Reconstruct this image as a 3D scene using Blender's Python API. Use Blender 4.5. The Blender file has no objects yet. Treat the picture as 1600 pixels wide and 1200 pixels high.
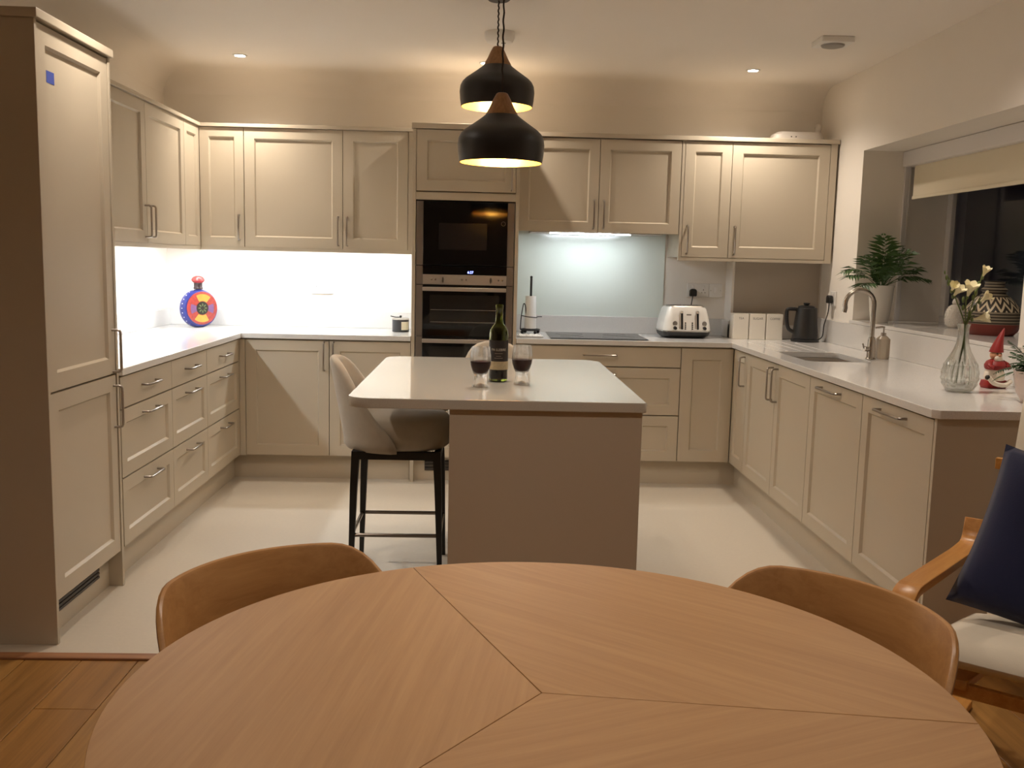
import bpy, bmesh, math, random
from mathutils import Vector, Matrix

random.seed(7)
SC = bpy.context.scene
COL = SC.collection
PI = math.pi
rad = math.radians

# ------------------------------------------------------------------ camera
def make_camera():
    h, f, yaw, pitch, roll = 1.3812, 1493.02, 0.0327, 0.1281, 0.0231
    cy, sy, cp, sp = math.cos(yaw), math.sin(yaw), math.cos(pitch), math.sin(pitch)
    fw = Vector((sy*cp, cy*cp, -sp)); r = Vector((cy, -sy, 0)); u = r.cross(fw)
    cr, sr = math.cos(roll), math.sin(roll)
    r2 = cr*r + sr*u; u2 = -sr*r + cr*u
    m = Matrix.Identity(4)
    for i in range(3):
        m[i][0] = r2[i]; m[i][1] = u2[i]; m[i][2] = -fw[i]
    m[2][3] = h
    cam = bpy.data.cameras.new('camera'); cam.sensor_width = 36; cam.sensor_fit = 'HORIZONTAL'
    cam.lens = f/1600*36; cam.clip_start = .05; cam.clip_end = 60
    o = bpy.data.objects.new('camera', cam); o.matrix_world = m; COL.objects.link(o)
    SC.camera = o
make_camera()

# ------------------------------------------------------------------ world, exposure, light levels
w = bpy.data.worlds.new('night'); SC.world = w; w.use_nodes = True
w.node_tree.nodes['Background'].inputs[0].default_value = (.05, .05, .085, 1)   # dusk outside the window
w.node_tree.nodes['Background'].inputs[1].default_value = .4
vs = SC.view_settings
SC.display_settings.display_device = 'sRGB'
vs.view_transform = 'Standard'; vs.look = 'None'; vs.exposure = 0.12; vs.gamma = 1.0
vs.use_curve_mapping = False
SC.cycles.use_denoising = True
SC.cycles.max_bounces = 10
SC.cycles.diffuse_bounces = 5
SC.cycles.adaptive_threshold = .02
SC.cycles.transmission_bounces = 10
SC.cycles.caustics_reflective = False
SC.cycles.caustics_refractive = False
SC.cycles.sample_clamp_indirect = 6.0

WARM = (1.0, .875, .745)
COOL = (.87, .94, 1.0)
DOWNLIGHT_W = 54.0        # each recessed ceiling spot
PENDANT_S = 360.0         # emission of a pendant bulb
LED_S = 66.0              # emission of the strips under the left wall units
HOOD_S = 60.0             # emission of the extractor's light bars
DINING_W = 53.0           # the ceiling spot between dining table and island

# ------------------------------------------------------------------ helpers
def lin(r, g, b):
    f = lambda c: (c/255/12.92 if c/255 <= .04045 else ((c/255+.055)/1.055)**2.4)
    return (f(r), f(g), f(b), 1)

class G:
    """collects geometry; build() links it as ONE mesh object"""
    def __init__(s): s.v = []; s.f = []
    def add(s, vs, fs):
        n = len(s.v); s.v += [tuple(p) for p in vs]; s.f += [tuple(n+i for i in q) for q in fs]; return s
    def box(s, a, b):
        x0, y0, z0 = a; x1, y1, z1 = b
        return s.add([(x0,y0,z0),(x1,y0,z0),(x1,y1,z0),(x0,y1,z0),(x0,y0,z1),(x1,y0,z1),(x1,y1,z1),(x0,y1,z1)],
                     [(0,3,2,1),(4,5,6,7),(0,1,5,4),(1,2,6,5),(2,3,7,6),(3,0,4,7)])
    def prism(s, poly, z0, z1):
        n = len(poly)
        return s.add([(x,y,z0) for x,y in poly]+[(x,y,z1) for x,y in poly],
                     [tuple(range(n-1,-1,-1)), tuple(range(n,2*n))]+[(i,(i+1)%n,n+(i+1)%n,n+i) for i in range(n)])
    def lathe(s, prof, seg=24, c=(0,0,0), close=True, cap=True):
        vs = []; fs = []; n = len(prof)
        for k in range(seg):
            a = 2*PI*k/seg
            vs += [(c[0]+r*math.cos(a), c[1]+r*math.sin(a), c[2]+z) for r, z in prof]
        for k in range(seg):
            k2 = (k+1) % seg
            for i in range(n-1):
                fs.append((k*n+i, k2*n+i, k2*n+i+1, k*n+i+1))
        if cap:
            if prof[0][0] > 1e-6: fs.append(tuple(k*n for k in range(seg-1,-1,-1)))
            if prof[-1][0] > 1e-6: fs.append(tuple(k*n+n-1 for k in range(seg)))
        return s.add(vs, fs)
    def tube(s, pts, r, seg=8, cap=True, closed=False, flat=None):
        pts = [Vector(p) for p in pts]; n = len(pts)
        rs = r if isinstance(r, (list, tuple)) else [r]*n
        T = []
        for i in range(n):
            if closed: t = pts[(i+1)%n]-pts[i-1]
            else: t = pts[min(i+1,n-1)]-pts[max(i-1,0)]
            T.append(t.normalized())
        up = Vector((0,0,1)) if abs(T[0].z) < .9 else Vector((1,0,0))
        u = T[0].cross(up).normalized(); vs = []; fs = []
        for i in range(n):
            u = (u - T[i]*u.dot(T[i])).normalized(); b = T[i].cross(u)
            for k in range(seg):
                a = 2*PI*(k+.5)/seg
                ra = rs[i]; rb = rs[i]*(flat or 1)
                vs.append(pts[i]+u*math.cos(a)*ra+b*math.sin(a)*rb)
        m = n if closed else n-1
        for i in range(m):
            j = (i+1) % n
            for k in range(seg):
                k2 = (k+1) % seg
                fs.append((i*seg+k, i*seg+k2, j*seg+k2, j*seg+k))
        if cap and not closed:
            fs += [tuple(range(seg-1,-1,-1)), tuple(range((n-1)*seg, n*seg))]
        return s.add(vs, fs)
    def ball(s, c, rx, ry=None, rz=None, seg=16, rings=10):
        ry = ry or rx; rz = rz or rx; n0 = len(s.v)
        prof = [(max(math.sin(PI*i/rings),1e-7), -math.cos(PI*i/rings)) for i in range(rings+1)]
        s.lathe(prof, seg, cap=False)
        for i in range(n0, len(s.v)):
            x,y,z = s.v[i]; s.v[i] = (c[0]+x*rx, c[1]+y*ry, c[2]+z*rz)
        return s
    def grid(s, P, closed_u=False):
        """P[i][j] points"""
        nu = len(P); nv = len(P[0]); fs = []
        for i in range(nu if closed_u else nu-1):
            for j in range(nv-1):
                i2 = (i+1) % nu
                fs.append((i*nv+j, i2*nv+j, i2*nv+j+1, i*nv+j+1))
        return s.add([p for row in P for p in row], fs)
    def xf(s, fn): s.v = [tuple(fn(*p)) for p in s.v]; return s
    def mat(s, M): s.v = [tuple(M @ Vector(p)) for p in s.v]; return s
    def mesh(s, name, mat, smooth=False, bevel=0, bseg=2, angle=35, fix=True, weld=True):
        me = bpy.data.meshes.new(name); me.from_pydata(s.v, [], s.f)
        bm = bmesh.new(); bm.from_mesh(me)
        if weld: bmesh.ops.remove_doubles(bm, verts=bm.verts, dist=1e-5)
        if fix: bmesh.ops.recalc_face_normals(bm, faces=bm.faces)
        if bevel:
            es = [e for e in bm.edges if len(e.link_faces) == 2 and e.calc_face_angle(0) > rad(30)]
            bmesh.ops.bevel(bm, geom=es, offset=bevel, offset_type='OFFSET', segments=bseg, profile=.5, affect='EDGES', clamp_overlap=True)
        bm.to_mesh(me); bm.free()
        if smooth or bevel:
            me.set_sharp_from_angle(angle=rad(angle))
            # beveled slabs: the big faces stay flat, only the rounded edges are smooth
            me.polygons.foreach_set('use_smooth', [not bevel or (len(p.vertices) <= 4 and p.area < .0015) for p in me.polygons])
        if mat: me.materials.append(mat)
        return me
    def build(s, name, mat, parent=None, **k):
        return link(name, s.mesh(name, mat, **k), parent)

def link(name, me, parent=None, local=False):
    o = bpy.data.objects.new(name, me); COL.objects.link(o)
    if parent is not None:
        o.parent = parent
        if parent.get('_world') and not local:
            o.matrix_parent_inverse = Matrix.Translation(-Vector(parent.location))
    return o

def tag(o, label=None, cat=None, group=None, kind=None):
    if label: o['label'] = label
    if cat: o['category'] = cat
    if group: o['group'] = group
    if kind: o['kind'] = kind
    return o

def thing(name, label, cat, loc=(0,0,0), rz=0, group=None, world=False):
    """an Empty at the thing's base; world=True: its parts are given in room coordinates"""
    o = bpy.data.objects.new(name, None); COL.objects.link(o)
    o.location = loc; o.rotation_euler = (0,0,rz); o.empty_display_size = .05
    if world: o['_world'] = 1
    return tag(o, label, cat, group)

def single(o):
    """move the origin of a one-mesh thing to the middle of its base"""
    me = o.data; xs = [v.co for v in me.vertices]
    c = Vector(((min(p.x for p in xs)+max(p.x for p in xs))/2, (min(p.y for p in xs)+max(p.y for p in xs))/2, min(p.z for p in xs)))
    me.transform(Matrix.Translation(-c)); o.location = c
    return o

def copy_tree(o, parent=None):
    c = o.copy(); COL.objects.link(c)
    if parent is not None: c.parent = parent
    for ch in o.children: copy_tree(ch, c)
    return c

def rrect(x0, y0, x1, y1, r, n=6):
    """rounded rectangle outline; r a number or the radii of (x0y0, x1y0, x1y1, x0y1)"""
    R = r if isinstance(r, (list, tuple)) else [r]*4
    out = []
    for (cx, cy, sx, sy, a0), q in zip([(x0,y0,1,1,PI),(x1,y0,-1,1,1.5*PI),(x1,y1,-1,-1,0),(x0,y1,1,-1,.5*PI)], R):
        if q <= 0: out.append((cx,cy)); continue
        for k in range(n+1):
            a = a0+PI/2*k/n
            out.append((cx+sx*q+q*math.cos(a), cy+sy*q+q*math.sin(a)))
    return out

def text_geo(body, size, align='CENTER'):
    cu = bpy.data.curves.new('t', 'FONT'); cu.body = body; cu.size = size; cu.align_x = align; cu.align_y = 'CENTER'
    ob = bpy.data.objects.new('t', cu); COL.objects.link(ob)
    dg = bpy.context.evaluated_depsgraph_get(); me = ob.evaluated_get(dg).to_mesh()
    g = G(); g.add([tuple(v.co) for v in me.vertices], [tuple(p.vertices) for p in me.polygons])
    ob.evaluated_get(dg).to_mesh_clear(); bpy.data.objects.remove(ob); bpy.data.curves.remove(cu)
    return g

# ------------------------------------------------------------------ materials
MATS = {}
def nodes(name):
    m = bpy.data.materials.new(name); m.use_nodes = True
    t = m.node_tree; b = t.nodes['Principled BSDF']
    return m, t, b
def P(name, col, rough=.5, metal=0, bump=0, bscale=200, var=0, vscale=4, **k):
    """plain procedural material: slight colour drift and fine relief from noise"""
    if name in MATS: return MATS[name]
    m, t, b = nodes(name); col = col if len(col) == 4 else lin(*col)
    b.inputs['Base Color'].default_value = col
    b.inputs['Roughness'].default_value = rough; b.inputs['Metallic'].default_value = metal
    for kk, vv in k.items():
        b.inputs[kk.replace('_', ' ')].default_value = vv
    tc = t.nodes.new('ShaderNodeTexCoord')
    if var:
        n = t.nodes.new('ShaderNodeTexNoise'); n.inputs['Scale'].default_value = vscale; n.inputs['Detail'].default_value = 3
        t.links.new(tc.outputs['Object'], n.inputs['Vector'])
        mx = t.nodes.new('ShaderNodeMix'); mx.data_type = 'RGBA'
        mx.inputs[6].default_value = tuple(c*(1-var) for c in col[:3])+(1,)
        mx.inputs[7].default_value = tuple(min(1, c*(1+var)) for c in col[:3])+(1,)
        t.links.new(n.outputs['Fac'], mx.inputs[0]); t.links.new(mx.outputs[2], b.inputs['Base Color'])
    if bump:
        n = t.nodes.new('ShaderNodeTexNoise'); n.inputs['Scale'].default_value = bscale; n.inputs['Detail'].default_value = 2
        t.links.new(tc.outputs['Object'], n.inputs['Vector'])
        bp = t.nodes.new('ShaderNodeBump'); bp.inputs['Strength'].default_value = bump; bp.inputs['Distance'].default_value = .001
        t.links.new(n.outputs['Fac'], bp.inputs['Height']); t.links.new(bp.outputs[0], b.inputs['Normal'])
    MATS[name] = m
    return m
def emit(name, col, s):
    if name in MATS: return MATS[name]
    m, t, b = nodes(name)
    b.inputs['Base Color'].default_value = (*col[:3], 1)
    b.inputs['Emission Color'].default_value = (*col[:3], 1); b.inputs['Emission Strength'].default_value = s
    MATS[name] = m
    return m
def wood(name, c1, c2, angle=0, scale=1.0, rough=.45, axis='x', knots=0):
    """long grain along the local x axis turned by angle"""
    if name in MATS: return MATS[name]
    m, t, b = nodes(name)
    tc = t.nodes.new('ShaderNodeTexCoord'); mp0 = t.nodes.new('ShaderNodeMapping'); mp = t.nodes.new('ShaderNodeMapping')
    mp0.inputs['Rotation'].default_value = (0, 0, -angle)
    if axis == 'z': mp0.inputs['Rotation'].default_value = (0, PI/2, 0)
    mp.inputs['Scale'].default_value = (1.6*scale, 38*scale, 38*scale)
    t.links.new(tc.outputs['Object'], mp0.inputs[0]); t.links.new(mp0.outputs[0], mp.inputs[0])
    n1 = t.nodes.new('ShaderNodeTexNoise'); n1.inputs['Scale'].default_value = 1.5; n1.inputs['Detail'].default_value = 5; n1.inputs['Roughness'].default_value = .65
    n1.inputs['Distortion'].default_value = .4
    t.links.new(mp.outputs[0], n1.inputs['Vector'])
    mp2 = t.nodes.new('ShaderNodeMapping'); mp2.inputs['Scale'].default_value = (.8*scale, 6*scale, 6*scale)
    t.links.new(mp0.outputs[0], mp2.inputs[0])
    n2 = t.nodes.new('ShaderNodeTexNoise'); n2.inputs['Scale'].default_value = 1.3; n2.inputs['Detail'].default_value = 2
    t.links.new(mp2.outputs[0], n2.inputs['Vector'])
    ad = t.nodes.new('ShaderNodeMath'); ad.operation = 'MULTIPLY_ADD'; ad.inputs[1].default_value = .6
    t.links.new(n1.outputs['Fac'], ad.inputs[0])
    ml = t.nodes.new('ShaderNodeMath'); ml.operation = 'MULTIPLY'; ml.inputs[1].default_value = .4
    t.links.new(n2.outputs['Fac'], ml.inputs[0]); t.links.new(ml.outputs[0], ad.inputs[2])
    cr = t.nodes.new('ShaderNodeValToRGB'); cr.color_ramp.elements[0].position = .34; cr.color_ramp.elements[1].position = .64
    cr.color_ramp.elements[0].color = lin(*c1); cr.color_ramp.elements[1].color = lin(*c2)
    t.links.new(ad.outputs[0], cr.inputs[0])
    src = cr.outputs[0]
    if knots:
        vo = t.nodes.new('ShaderNodeTexVoronoi'); vo.inputs['Scale'].default_value = knots
        mp3 = t.nodes.new('ShaderNodeMapping'); mp3.inputs['Scale'].default_value = (.5, 1.4, 1)
        t.links.new(mp0.outputs[0], mp3.inputs[0]); t.links.new(mp3.outputs[0], vo.inputs['Vector'])
        r2 = t.nodes.new('ShaderNodeValToRGB'); r2.color_ramp.elements[0].position = .03; r2.color_ramp.elements[1].position = .10
        r2.color_ramp.elements[0].color = (.35,.3,.25,1); r2.color_ramp.elements[1].color = (1,1,1,1)
        t.links.new(vo.outputs['Distance'], r2.inputs[0])
        mu = t.nodes.new('ShaderNodeMix'); mu.data_type = 'RGBA'; mu.blend_type = 'MULTIPLY'; mu.inputs[0].default_value = 1
        t.links.new(src, mu.inputs[6]); t.links.new(r2.outputs[0], mu.inputs[7]); src = mu.outputs[2]
    t.links.new(src, b.inputs['Base Color'])
    bp = t.nodes.new('ShaderNodeBump'); bp.inputs['Strength'].default_value = .12; bp.inputs['Distance'].default_value = .001
    t.links.new(n1.outputs['Fac'], bp.inputs['Height']); t.links.new(bp.outputs[0], b.inputs['Normal'])
    b.inputs['Roughness'].default_value = rough
    MATS[name] = m
    return m
def glass(name, col=(1,1,1,1), rough=0, ior=1.45):
    if name in MATS: return MATS[name]
    m, t, b = nodes(name)
    b.inputs['Base Color'].default_value = col; b.inputs['Roughness'].default_value = rough
    b.inputs['Transmission Weight'].default_value = 1; b.inputs['IOR'].default_value = ior
    MATS[name] = m
    return m

def clear_glass(name, col, share):
    """glass that lets part of the light straight through, so that thin walls do not go black"""
    if name in MATS: return MATS[name]
    m = bpy.data.materials.new(name); m.use_nodes = True; t = m.node_tree; t.nodes.clear()
    o = t.nodes.new('ShaderNodeOutputMaterial'); g = t.nodes.new('ShaderNodeBsdfGlass'); tr = t.nodes.new('ShaderNodeBsdfTransparent'); mx = t.nodes.new('ShaderNodeMixShader')
    g.inputs['Color'].default_value = col; g.inputs['IOR'].default_value = 1.47; g.inputs['Roughness'].default_value = 0
    tr.inputs['Color'].default_value = col; mx.inputs[0].default_value = share
    t.links.new(g.outputs[0], mx.inputs[1]); t.links.new(tr.outputs[0], mx.inputs[2]); t.links.new(mx.outputs[0], o.inputs[0])
    MATS[name] = m
    return m

CAB = P('beige_satin_paint', (190,178,158), .42, var=.02)
CABIN = P('cabinet_side', (186,173,153), .5, var=.02)
WALL = P('white_wall_paint', (236,229,219), .75, bump=.08, bscale=120, var=.015)
CEIL = P('ceiling_paint', (238,231,222), .8, bump=.05, bscale=90, var=.01)
VINYL = P('pale_stone_vinyl', (196,186,170), .42, bump=.06, bscale=160, var=.05, vscale=60)
STEEL = P('brushed_steel', (186,178,168), .36, .75)
NICKEL = P('nickel_handle', (172,164,156), .3, 1.0)
CHROME = P('chrome', (215,213,210), .12, 1.0)
BLACK = P('black_satin', (16,15,15), .45)
BGLASS = P('black_glass', (5,5,7), .06)
WHITEP = P('white_plastic', (235,232,226), .4)
def quartz(name='white_quartz', c1=(200,197,193), c2=(222,219,215), rough=.10):
    m, t, b = nodes(name)
    tc = t.nodes.new('ShaderNodeTexCoord'); n = t.nodes.new('ShaderNodeTexNoise'); n.inputs['Scale'].default_value = 450; n.inputs['Detail'].default_value = 2
    t.links.new(tc.outputs['Object'], n.inputs['Vector'])
    r = t.nodes.new('ShaderNodeValToRGB'); r.color_ramp.elements[0].position = .3; r.color_ramp.elements[1].position = .5
    r.color_ramp.elements[0].color = lin(*c1); r.color_ramp.elements[1].color = lin(*c2)
    t.links.new(n.outputs['Fac'], r.inputs[0]); t.links.new(r.outputs[0], b.inputs['Base Color'])
    b.inputs['Roughness'].default_value = rough; b.inputs['IOR'].default_value = 1.56
    return m
QUARTZ = quartz()
ISLAND_STONE = quartz('island_quartz', (176,172,162), (196,191,180), .055)

# ------------------------------------------------------------------ the room
XL, XR, YB, YF, ZC = -2.10, 2.235, 6.47, -2.6, 2.55
THR = 3.19                                    # where the kitchen floor meets the boards
WY0, WY1, WZ0, WZ1, WX = 3.91, 5.71, 1.055, 2.075, 2.76   # window opening in the right wall, depth of the reveal
def struct(g, name, m, **k):
    return tag(g.build(name, m, **k), kind='structure')
tag(struct(G().box((XL-.1,THR,-.1),(XR+.1,YB+.1,0)), 'floor', VINYL), 'pale stone-coloured vinyl kitchen floor')
tag(struct(G().box((XL-.1,YF-.1,ZC),(XR+.6,YB+.1,ZC+.1)), 'ceiling', CEIL), 'plain white ceiling')
tag(struct(G().box((XL-.1,YB,0),(XR+.1,YB+.1,ZC)), 'wall_back', WALL), 'white wall behind the wall cupboards')
tag(struct(G().box((XL-.1,YF,0),(XL,YB,ZC)), 'wall_left', WALL), 'white wall behind the left run of units')
tag(struct(G().box((XL-.1,YF-.1,0),(XR+.1,YF,ZC)), 'wall_front', WALL), 'white dining room wall behind the viewer')
g = G()
T = WX+.12
g.box((XR,YF,0),(T,WY0,ZC)); g.box((XR,WY1,0),(T,YB,ZC)); g.box((XR,WY0,0),(T,WY1,WZ0)); g.box((XR,WY0,WZ1),(T,WY1,ZC))
tag(struct(g, 'wall_right', WALL), 'white wall with the deep window recess')
# boxed-out pipe casing at the back of the right corner
GREY = P('casing_shade_taupe', (168,157,143), .5, var=.02)
bo = struct(G().box((1.645,6.30,0),(2.2345,YB-.0005,1.42)), 'trim_1', WALL)
tag(bo, 'shallow boxed-out casing under the right wall cupboards')
tag(G().box((1.66,6.292,1.0),(2.225,6.2998,1.409)).build('panel', GREY, bo), 'taupe sheet standing in for the shade on the casing front')  # shade below the wall cupboards, put in as a taupe sheet
# plaster cove along the back and left walls
def cove(pts, name, label):
    n = 10; prof = [(0, -.14), (0,0), (-.19, 0)]
    for k in range(n+1):
        a = PI/2*k/n
        prof.append((-.19*(1-math.sin(a)), -.14*(1-math.cos(a))))
    prof = prof[2:-1]+[(0,-.14),(0,0)]
    g = G(); vs = []
    for (x,y,dx,dy) in pts:
        vs += [(x+dx*-p[0], y+dy*-p[0], ZC+p[1]) for p in prof]
    m = len(prof); fs = [tuple(range(m)), tuple(range(m,2*m))]+[(i,(i+1)%m,m+(i+1)%m,m+i) for i in range(m)]
    g.add(vs, fs)
    return tag(struct(g, name, CEIL, smooth=True, angle=30), label)
e = .0008
cove([(XL+e,YB-e,0,-1),(XR-e,YB-e,0,-1)], 'trim_2', 'curved plaster cove above the back wall')
cove([(XL+e,YF+e,1,0),(XL+e,YB-e,1,0)], 'trim_3', 'curved plaster cove above the left wall')

# oak boards of the dining floor
OAKF = [wood('oak_board_%d' % i, *c, angle=PI/2, scale=.55, rough=.38, knots=2.2) for i, c in enumerate([((118,80,34),(164,118,60)), ((112,75,31),(158,112,55)), ((122,85,38),(168,123,64))])]
fd = struct(G().box((XL-.1,YF-.1,-.1),(XR+.1,THR-.001,-.016)), 'floor_dining', P('board_gap', (40,24,12), .8))
tag(fd, 'warm oak boarded dining room floor')
bw = .19; x = XL; k = 0
rb = random.Random(3)
while x < XR:
    x1 = min(x+bw, XR); y = YF; first = True
    while y < THR-.045:
        y1 = min(y+(rb.uniform(.5,1.9) if first else 1.9), THR-.045); first = False
        if THR-.045-y1 < .3: y1 = THR-.045
        link('plank', G().box((x+.001,y+.001,-.0159),(x1-.001,y1-.001,0)).mesh('plank', OAKF[k % 3 if rb.random() < .6 else rb.randrange(3)], bevel=.0015, bseg=1), fd)
        y = y1; k += 1
    x = x1
tag(struct(G().box((XL,THR-.043,-.0155),(XR,THR+.004,.008)), 'trim_4', wood('threshold_oak', (120,78,48), (168,118,80), 0, .8), bevel=.004), 'wooden threshold strip between vinyl and boards')
# window: frame, glass, sill, blind
UPVC = P('white_window_plastic', (226,222,220), .35)
win = tag(bpy.data.objects.new('window_1', None), 'dark night window deep in the right wall', kind='structure'); COL.objects.link(win)
win.location = (WX, WY1, WZ0); win['_world'] = 1
g = G(); fw = .055
g.box((WX,WY0,WZ0),(WX+.06,WY1,WZ0+fw)); g.box((WX,WY0,WZ1-fw),(WX+.06,WY1,WZ1)); g.box((WX,WY0,WZ0+fw),(WX+.06,WY0+fw,WZ1-fw)); g.box((WX,WY1-fw,WZ0+fw),(WX+.06,WY1,WZ1-fw))
g.box((WX,WY0+.40,WZ0+fw),(WX+.06,WY0+.40+.06,WZ1-fw))
g.build('window_frame', UPVC, win, bevel=.006)
PANE = clear_glass('window_glass', (.9,.92,.95,1), .3)
G().box((WX+.028,WY0+fw+.0005,WZ0+fw+.0005),(WX+.034,WY0+.3995,WZ1-fw-.0005)).build('pane', PANE, win)
G().box((WX+.028,WY0+.4605,WZ0+fw+.0005),(WX+.034,WY1-fw-.0005,WZ1-fw-.0005)).build('pane', PANE, win)
tag(G().box((XR-.022,WY0-.03,WZ0+.0005),(WX-.001,WY1-.0005,WZ0+.02)).build('window_sill', QUARTZ, win, bevel=.003), 'white stone sill')
G().box((2.486,WY1-.018,WZ0+.021),(2.512,WY1-.0005,1.995)).build('guide_strip', UPVC, win)
# darkness beyond the window
tag(struct(G().box((3.6,1.5,-.2),(3.7,9,3.5)), 'wall_garden', P('dark_garden_wall', (58,54,60), .9)), 'dim garden wall outside the window')

# ------------------------------------------------------------------ cabinet helpers
def MB(Y): return lambda u,v,n: (u, Y-n, v)
def ML(X): return lambda u,v,n: (X+n, u, v)
def MR(X): return lambda u,v,n: (X-n, u, v)
DT = .021
def mbox(M, u0,u1,v0,v1,n0,n1, g=None):
    h = G().box((u0,v0,n0),(u1,v1,n1)).xf(M); g = g or G()
    return g.add(h.v, h.f)
def shaker(M, u0,u1,v0,v1, rail=.062, flat=False, n0=.0015, n1=DT):
    g = G()
    if flat: return mbox(M,u0,u1,v0,v1,n0,n1)
    c = .008; d = .011
    def ring(i, n): return [(u0+i,v0+i,n),(u1-i,v0+i,n),(u1-i,v1-i,n),(u0+i,v1-i,n)]
    vs = ring(0,n0)+ring(0,n1)+ring(rail,n1)+ring(rail+c,n1-d)
    fs = [(3,2,1,0),(12,13,14,15)]
    for a in (0,4,8):
        for i in range(4):
            fs.append((a+i,a+(i+1)%4,a+4+(i+1)%4,a+4+i))
    g.add(vs, fs); return g.xf(M)
def bar_handle(M, a, b, r=.0054, off=.034):
    """a, b: (u,v) ends on the face"""
    n0 = DT; ax = Vector((b[0]-a[0], b[1]-a[1])); L = ax.length; ax /= L
    p = lambda s, n: M(a[0]+ax.x*s, a[1]+ax.y*s, n)
    q = .010
    pts = [p(0,n0-.001), p(0,n0+off-q), p(q*.3,n0+off-q*.3), p(q,n0+off), p(L-q,n0+off), p(L-q*.3,n0+off-q*.3), p(L,n0+off-q), p(L,n0-.001)]
    return G().tube(pts, r, 8)
def front(par, M, u0,u1,v0,v1, name='door', handle=None, rail=.062, flat=False, gap=.002):
    d = shaker(M,u0+gap,u1-gap,v0+gap,v1-gap,rail,flat).build(name, CAB, par)
    if handle:
        k, c, s0, s1 = handle
        a, b = ((c,s0),(c,s1)) if k == 'v' else ((s0,c),(s1,c))
        h = bar_handle(M,a,b).build('handle', NICKEL, None, smooth=True)
        h.parent = d
    return d
def unit(name, label, cat, M, u0,u1,v0,v1,depth, group=None, carcass=True, inset=.0006):
    b = Vector(M((u0+u1)/2, v0, -depth/2))
    t = thing(name, label, cat, b, world=True, group=group)
    if carcass: mbox(M,u0+inset,u1-inset,v0,v1,-depth+.002,0).build('carcass', CABIN, t)
    return t

# ------------------------------------------------------------------ left run: tall unit, drawers, wall units
MLb = ML(-1.479-DT); XLc = -1.479-DT
tall = thing('tall_cabinet', 'tall beige fridge housing with two doors beside the left drawers', 'cabinet', (-1.79,3.59,0), world=True)
G().box((XL+.002,3.2745,.0),(-1.4745,3.293,2.13)).build('end_panel', CAB, tall, bevel=.0012, bseg=1)
G().box((XL+.002,3.890,.0),(-1.4745,3.9090,2.13)).build('end_panel', CAB, tall, bevel=.0012, bseg=1)
g = G(); g.box((XL+.002,3.2935,.152),(XLc,3.8895,2.13)); g.build('carcass', CABIN, tall)
G().box((XL+.002,3.266,2.1305),(-1.462,3.918,2.162)).build('cornice', CAB, tall, bevel=.003)
d = front(tall, MLb, 3.2945,3.8885,.893,2.125, handle=('v',3.862,.903,1.071))
tag(G().box((-1.479-.0108,3.385,1.945),(-1.479-.0102,3.445,1.985)).build('tape_square', P('blue_tape', (62,82,170), .6)), 'small blue square of tape').parent = d
front(tall, MLb, 3.2945,3.8885,.152,.889, handle=('v',3.862,.678,.846))
G().box((XL+.002,3.2935,.0),(-1.532,3.8895,.151)).build('plinth', CAB, tall)
vg = G().box((-1.5318,3.32,.070),(-1.5285,3.775,.135)).build('vent_grille', P('dark_vent', (34,30,28), .5), tall)
for k in range(4):
    G().box((-1.5284,3.322,.074+k*.0155),(-1.523,3.773,.084+k*.0155)).build('slat', P('vent_slat', (62,56,52), .45), vg)

ys = [3.9100, 4.583, 5.165, 5.838]
for i, lab in enumerate(['beige three-drawer base unit next to the tall fridge housing', 'middle beige three-drawer base unit of the left run', 'beige three-drawer base unit nearest the left inner corner']):
    a, b = ys[i], ys[i+1]
    t = unit('drawer_unit', lab, 'cabinet', MLb, a, b, .152, .879, .598, 'drawer units of the left run')
    m = (a+b)/2+(.0 if i else .02)
    for v0,v1,fl in ((.738,.872,True),(.447,.735,False),(.155,.444,False)):
        hz = (v0+v1)/2+.005 if fl else v1-.045
        front(t, MLb, a+(.02 if i == 0 else 0), b, v0, v1, 'drawer', ('h',hz,m-.085,m+.085), .058, fl)
tag(single(mbox(MLb,5.8386,5.8735,.152,.879,-.06,DT).build('corner_post', CAB)), 'narrow beige corner post between left drawers and back doors', 'post')
# plinths
tag(single(G().box((-1.551,3.9101,0),(-1.533,5.9315,.1515)).build('plinth', CAB)), 'beige kickboard under the left drawers', 'plinth')

# wall units, left
ZU0, ZU1 = 1.430, 2.160
MLu = ML(-1.77-DT)
t = unit('wall_cabinet', 'beige wall cupboard tucked behind the tall fridge housing', 'cabinet', MLu, 3.92, 4.50, ZU0, ZU1, .307)
front(t, MLu, 3.92, 4.50, ZU0, ZU1, handle=('v',4.46,1.462,1.625))
t = unit('wall_cabinet', 'beige two-door wall cupboard on the left wall', 'cabinet', MLu, 4.501, 5.80, ZU0, ZU1, .307)
front(t, MLu, 4.501, 5.150, ZU0, ZU1, handle=('v',5.118,1.462,1.625))
front(t, MLu, 5.150, 5.80, ZU0, ZU1, handle=('v',5.186,1.462,1.625))
t = unit('wall_cabinet', 'beige corner wall cupboard joining left and back walls', 'cabinet', MLu, 5.801, 6.468, ZU0, ZU1, .307, carcass=False)
G().prism([(XL+.002,5.8016),(-1.791,5.8016),(-1.791,6.121),(-1.498,6.121),(-1.498,YB-.002),(XL+.002,YB-.002)], ZU0, ZU1).build('carcass', CABIN, t)
front(t, MLu, 5.80, 6.099, ZU0, ZU1, 'panel', rail=.055)
MBu = MB(6.10+DT)
front(t, MBu, -1.769, -1.4965, ZU0, ZU1, handle=('v',-1.527,1.472,1.626), rail=.055)
t = unit('wall_cabinet', 'beige two-door wall cupboard left of the oven housing', 'cabinet', MBu, -1.4955, -.4345, ZU0, ZU1, .347)
front(t, MBu, -1.4955, -.885, ZU0, ZU1, handle=('v',-.912,1.452,1.628))
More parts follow.
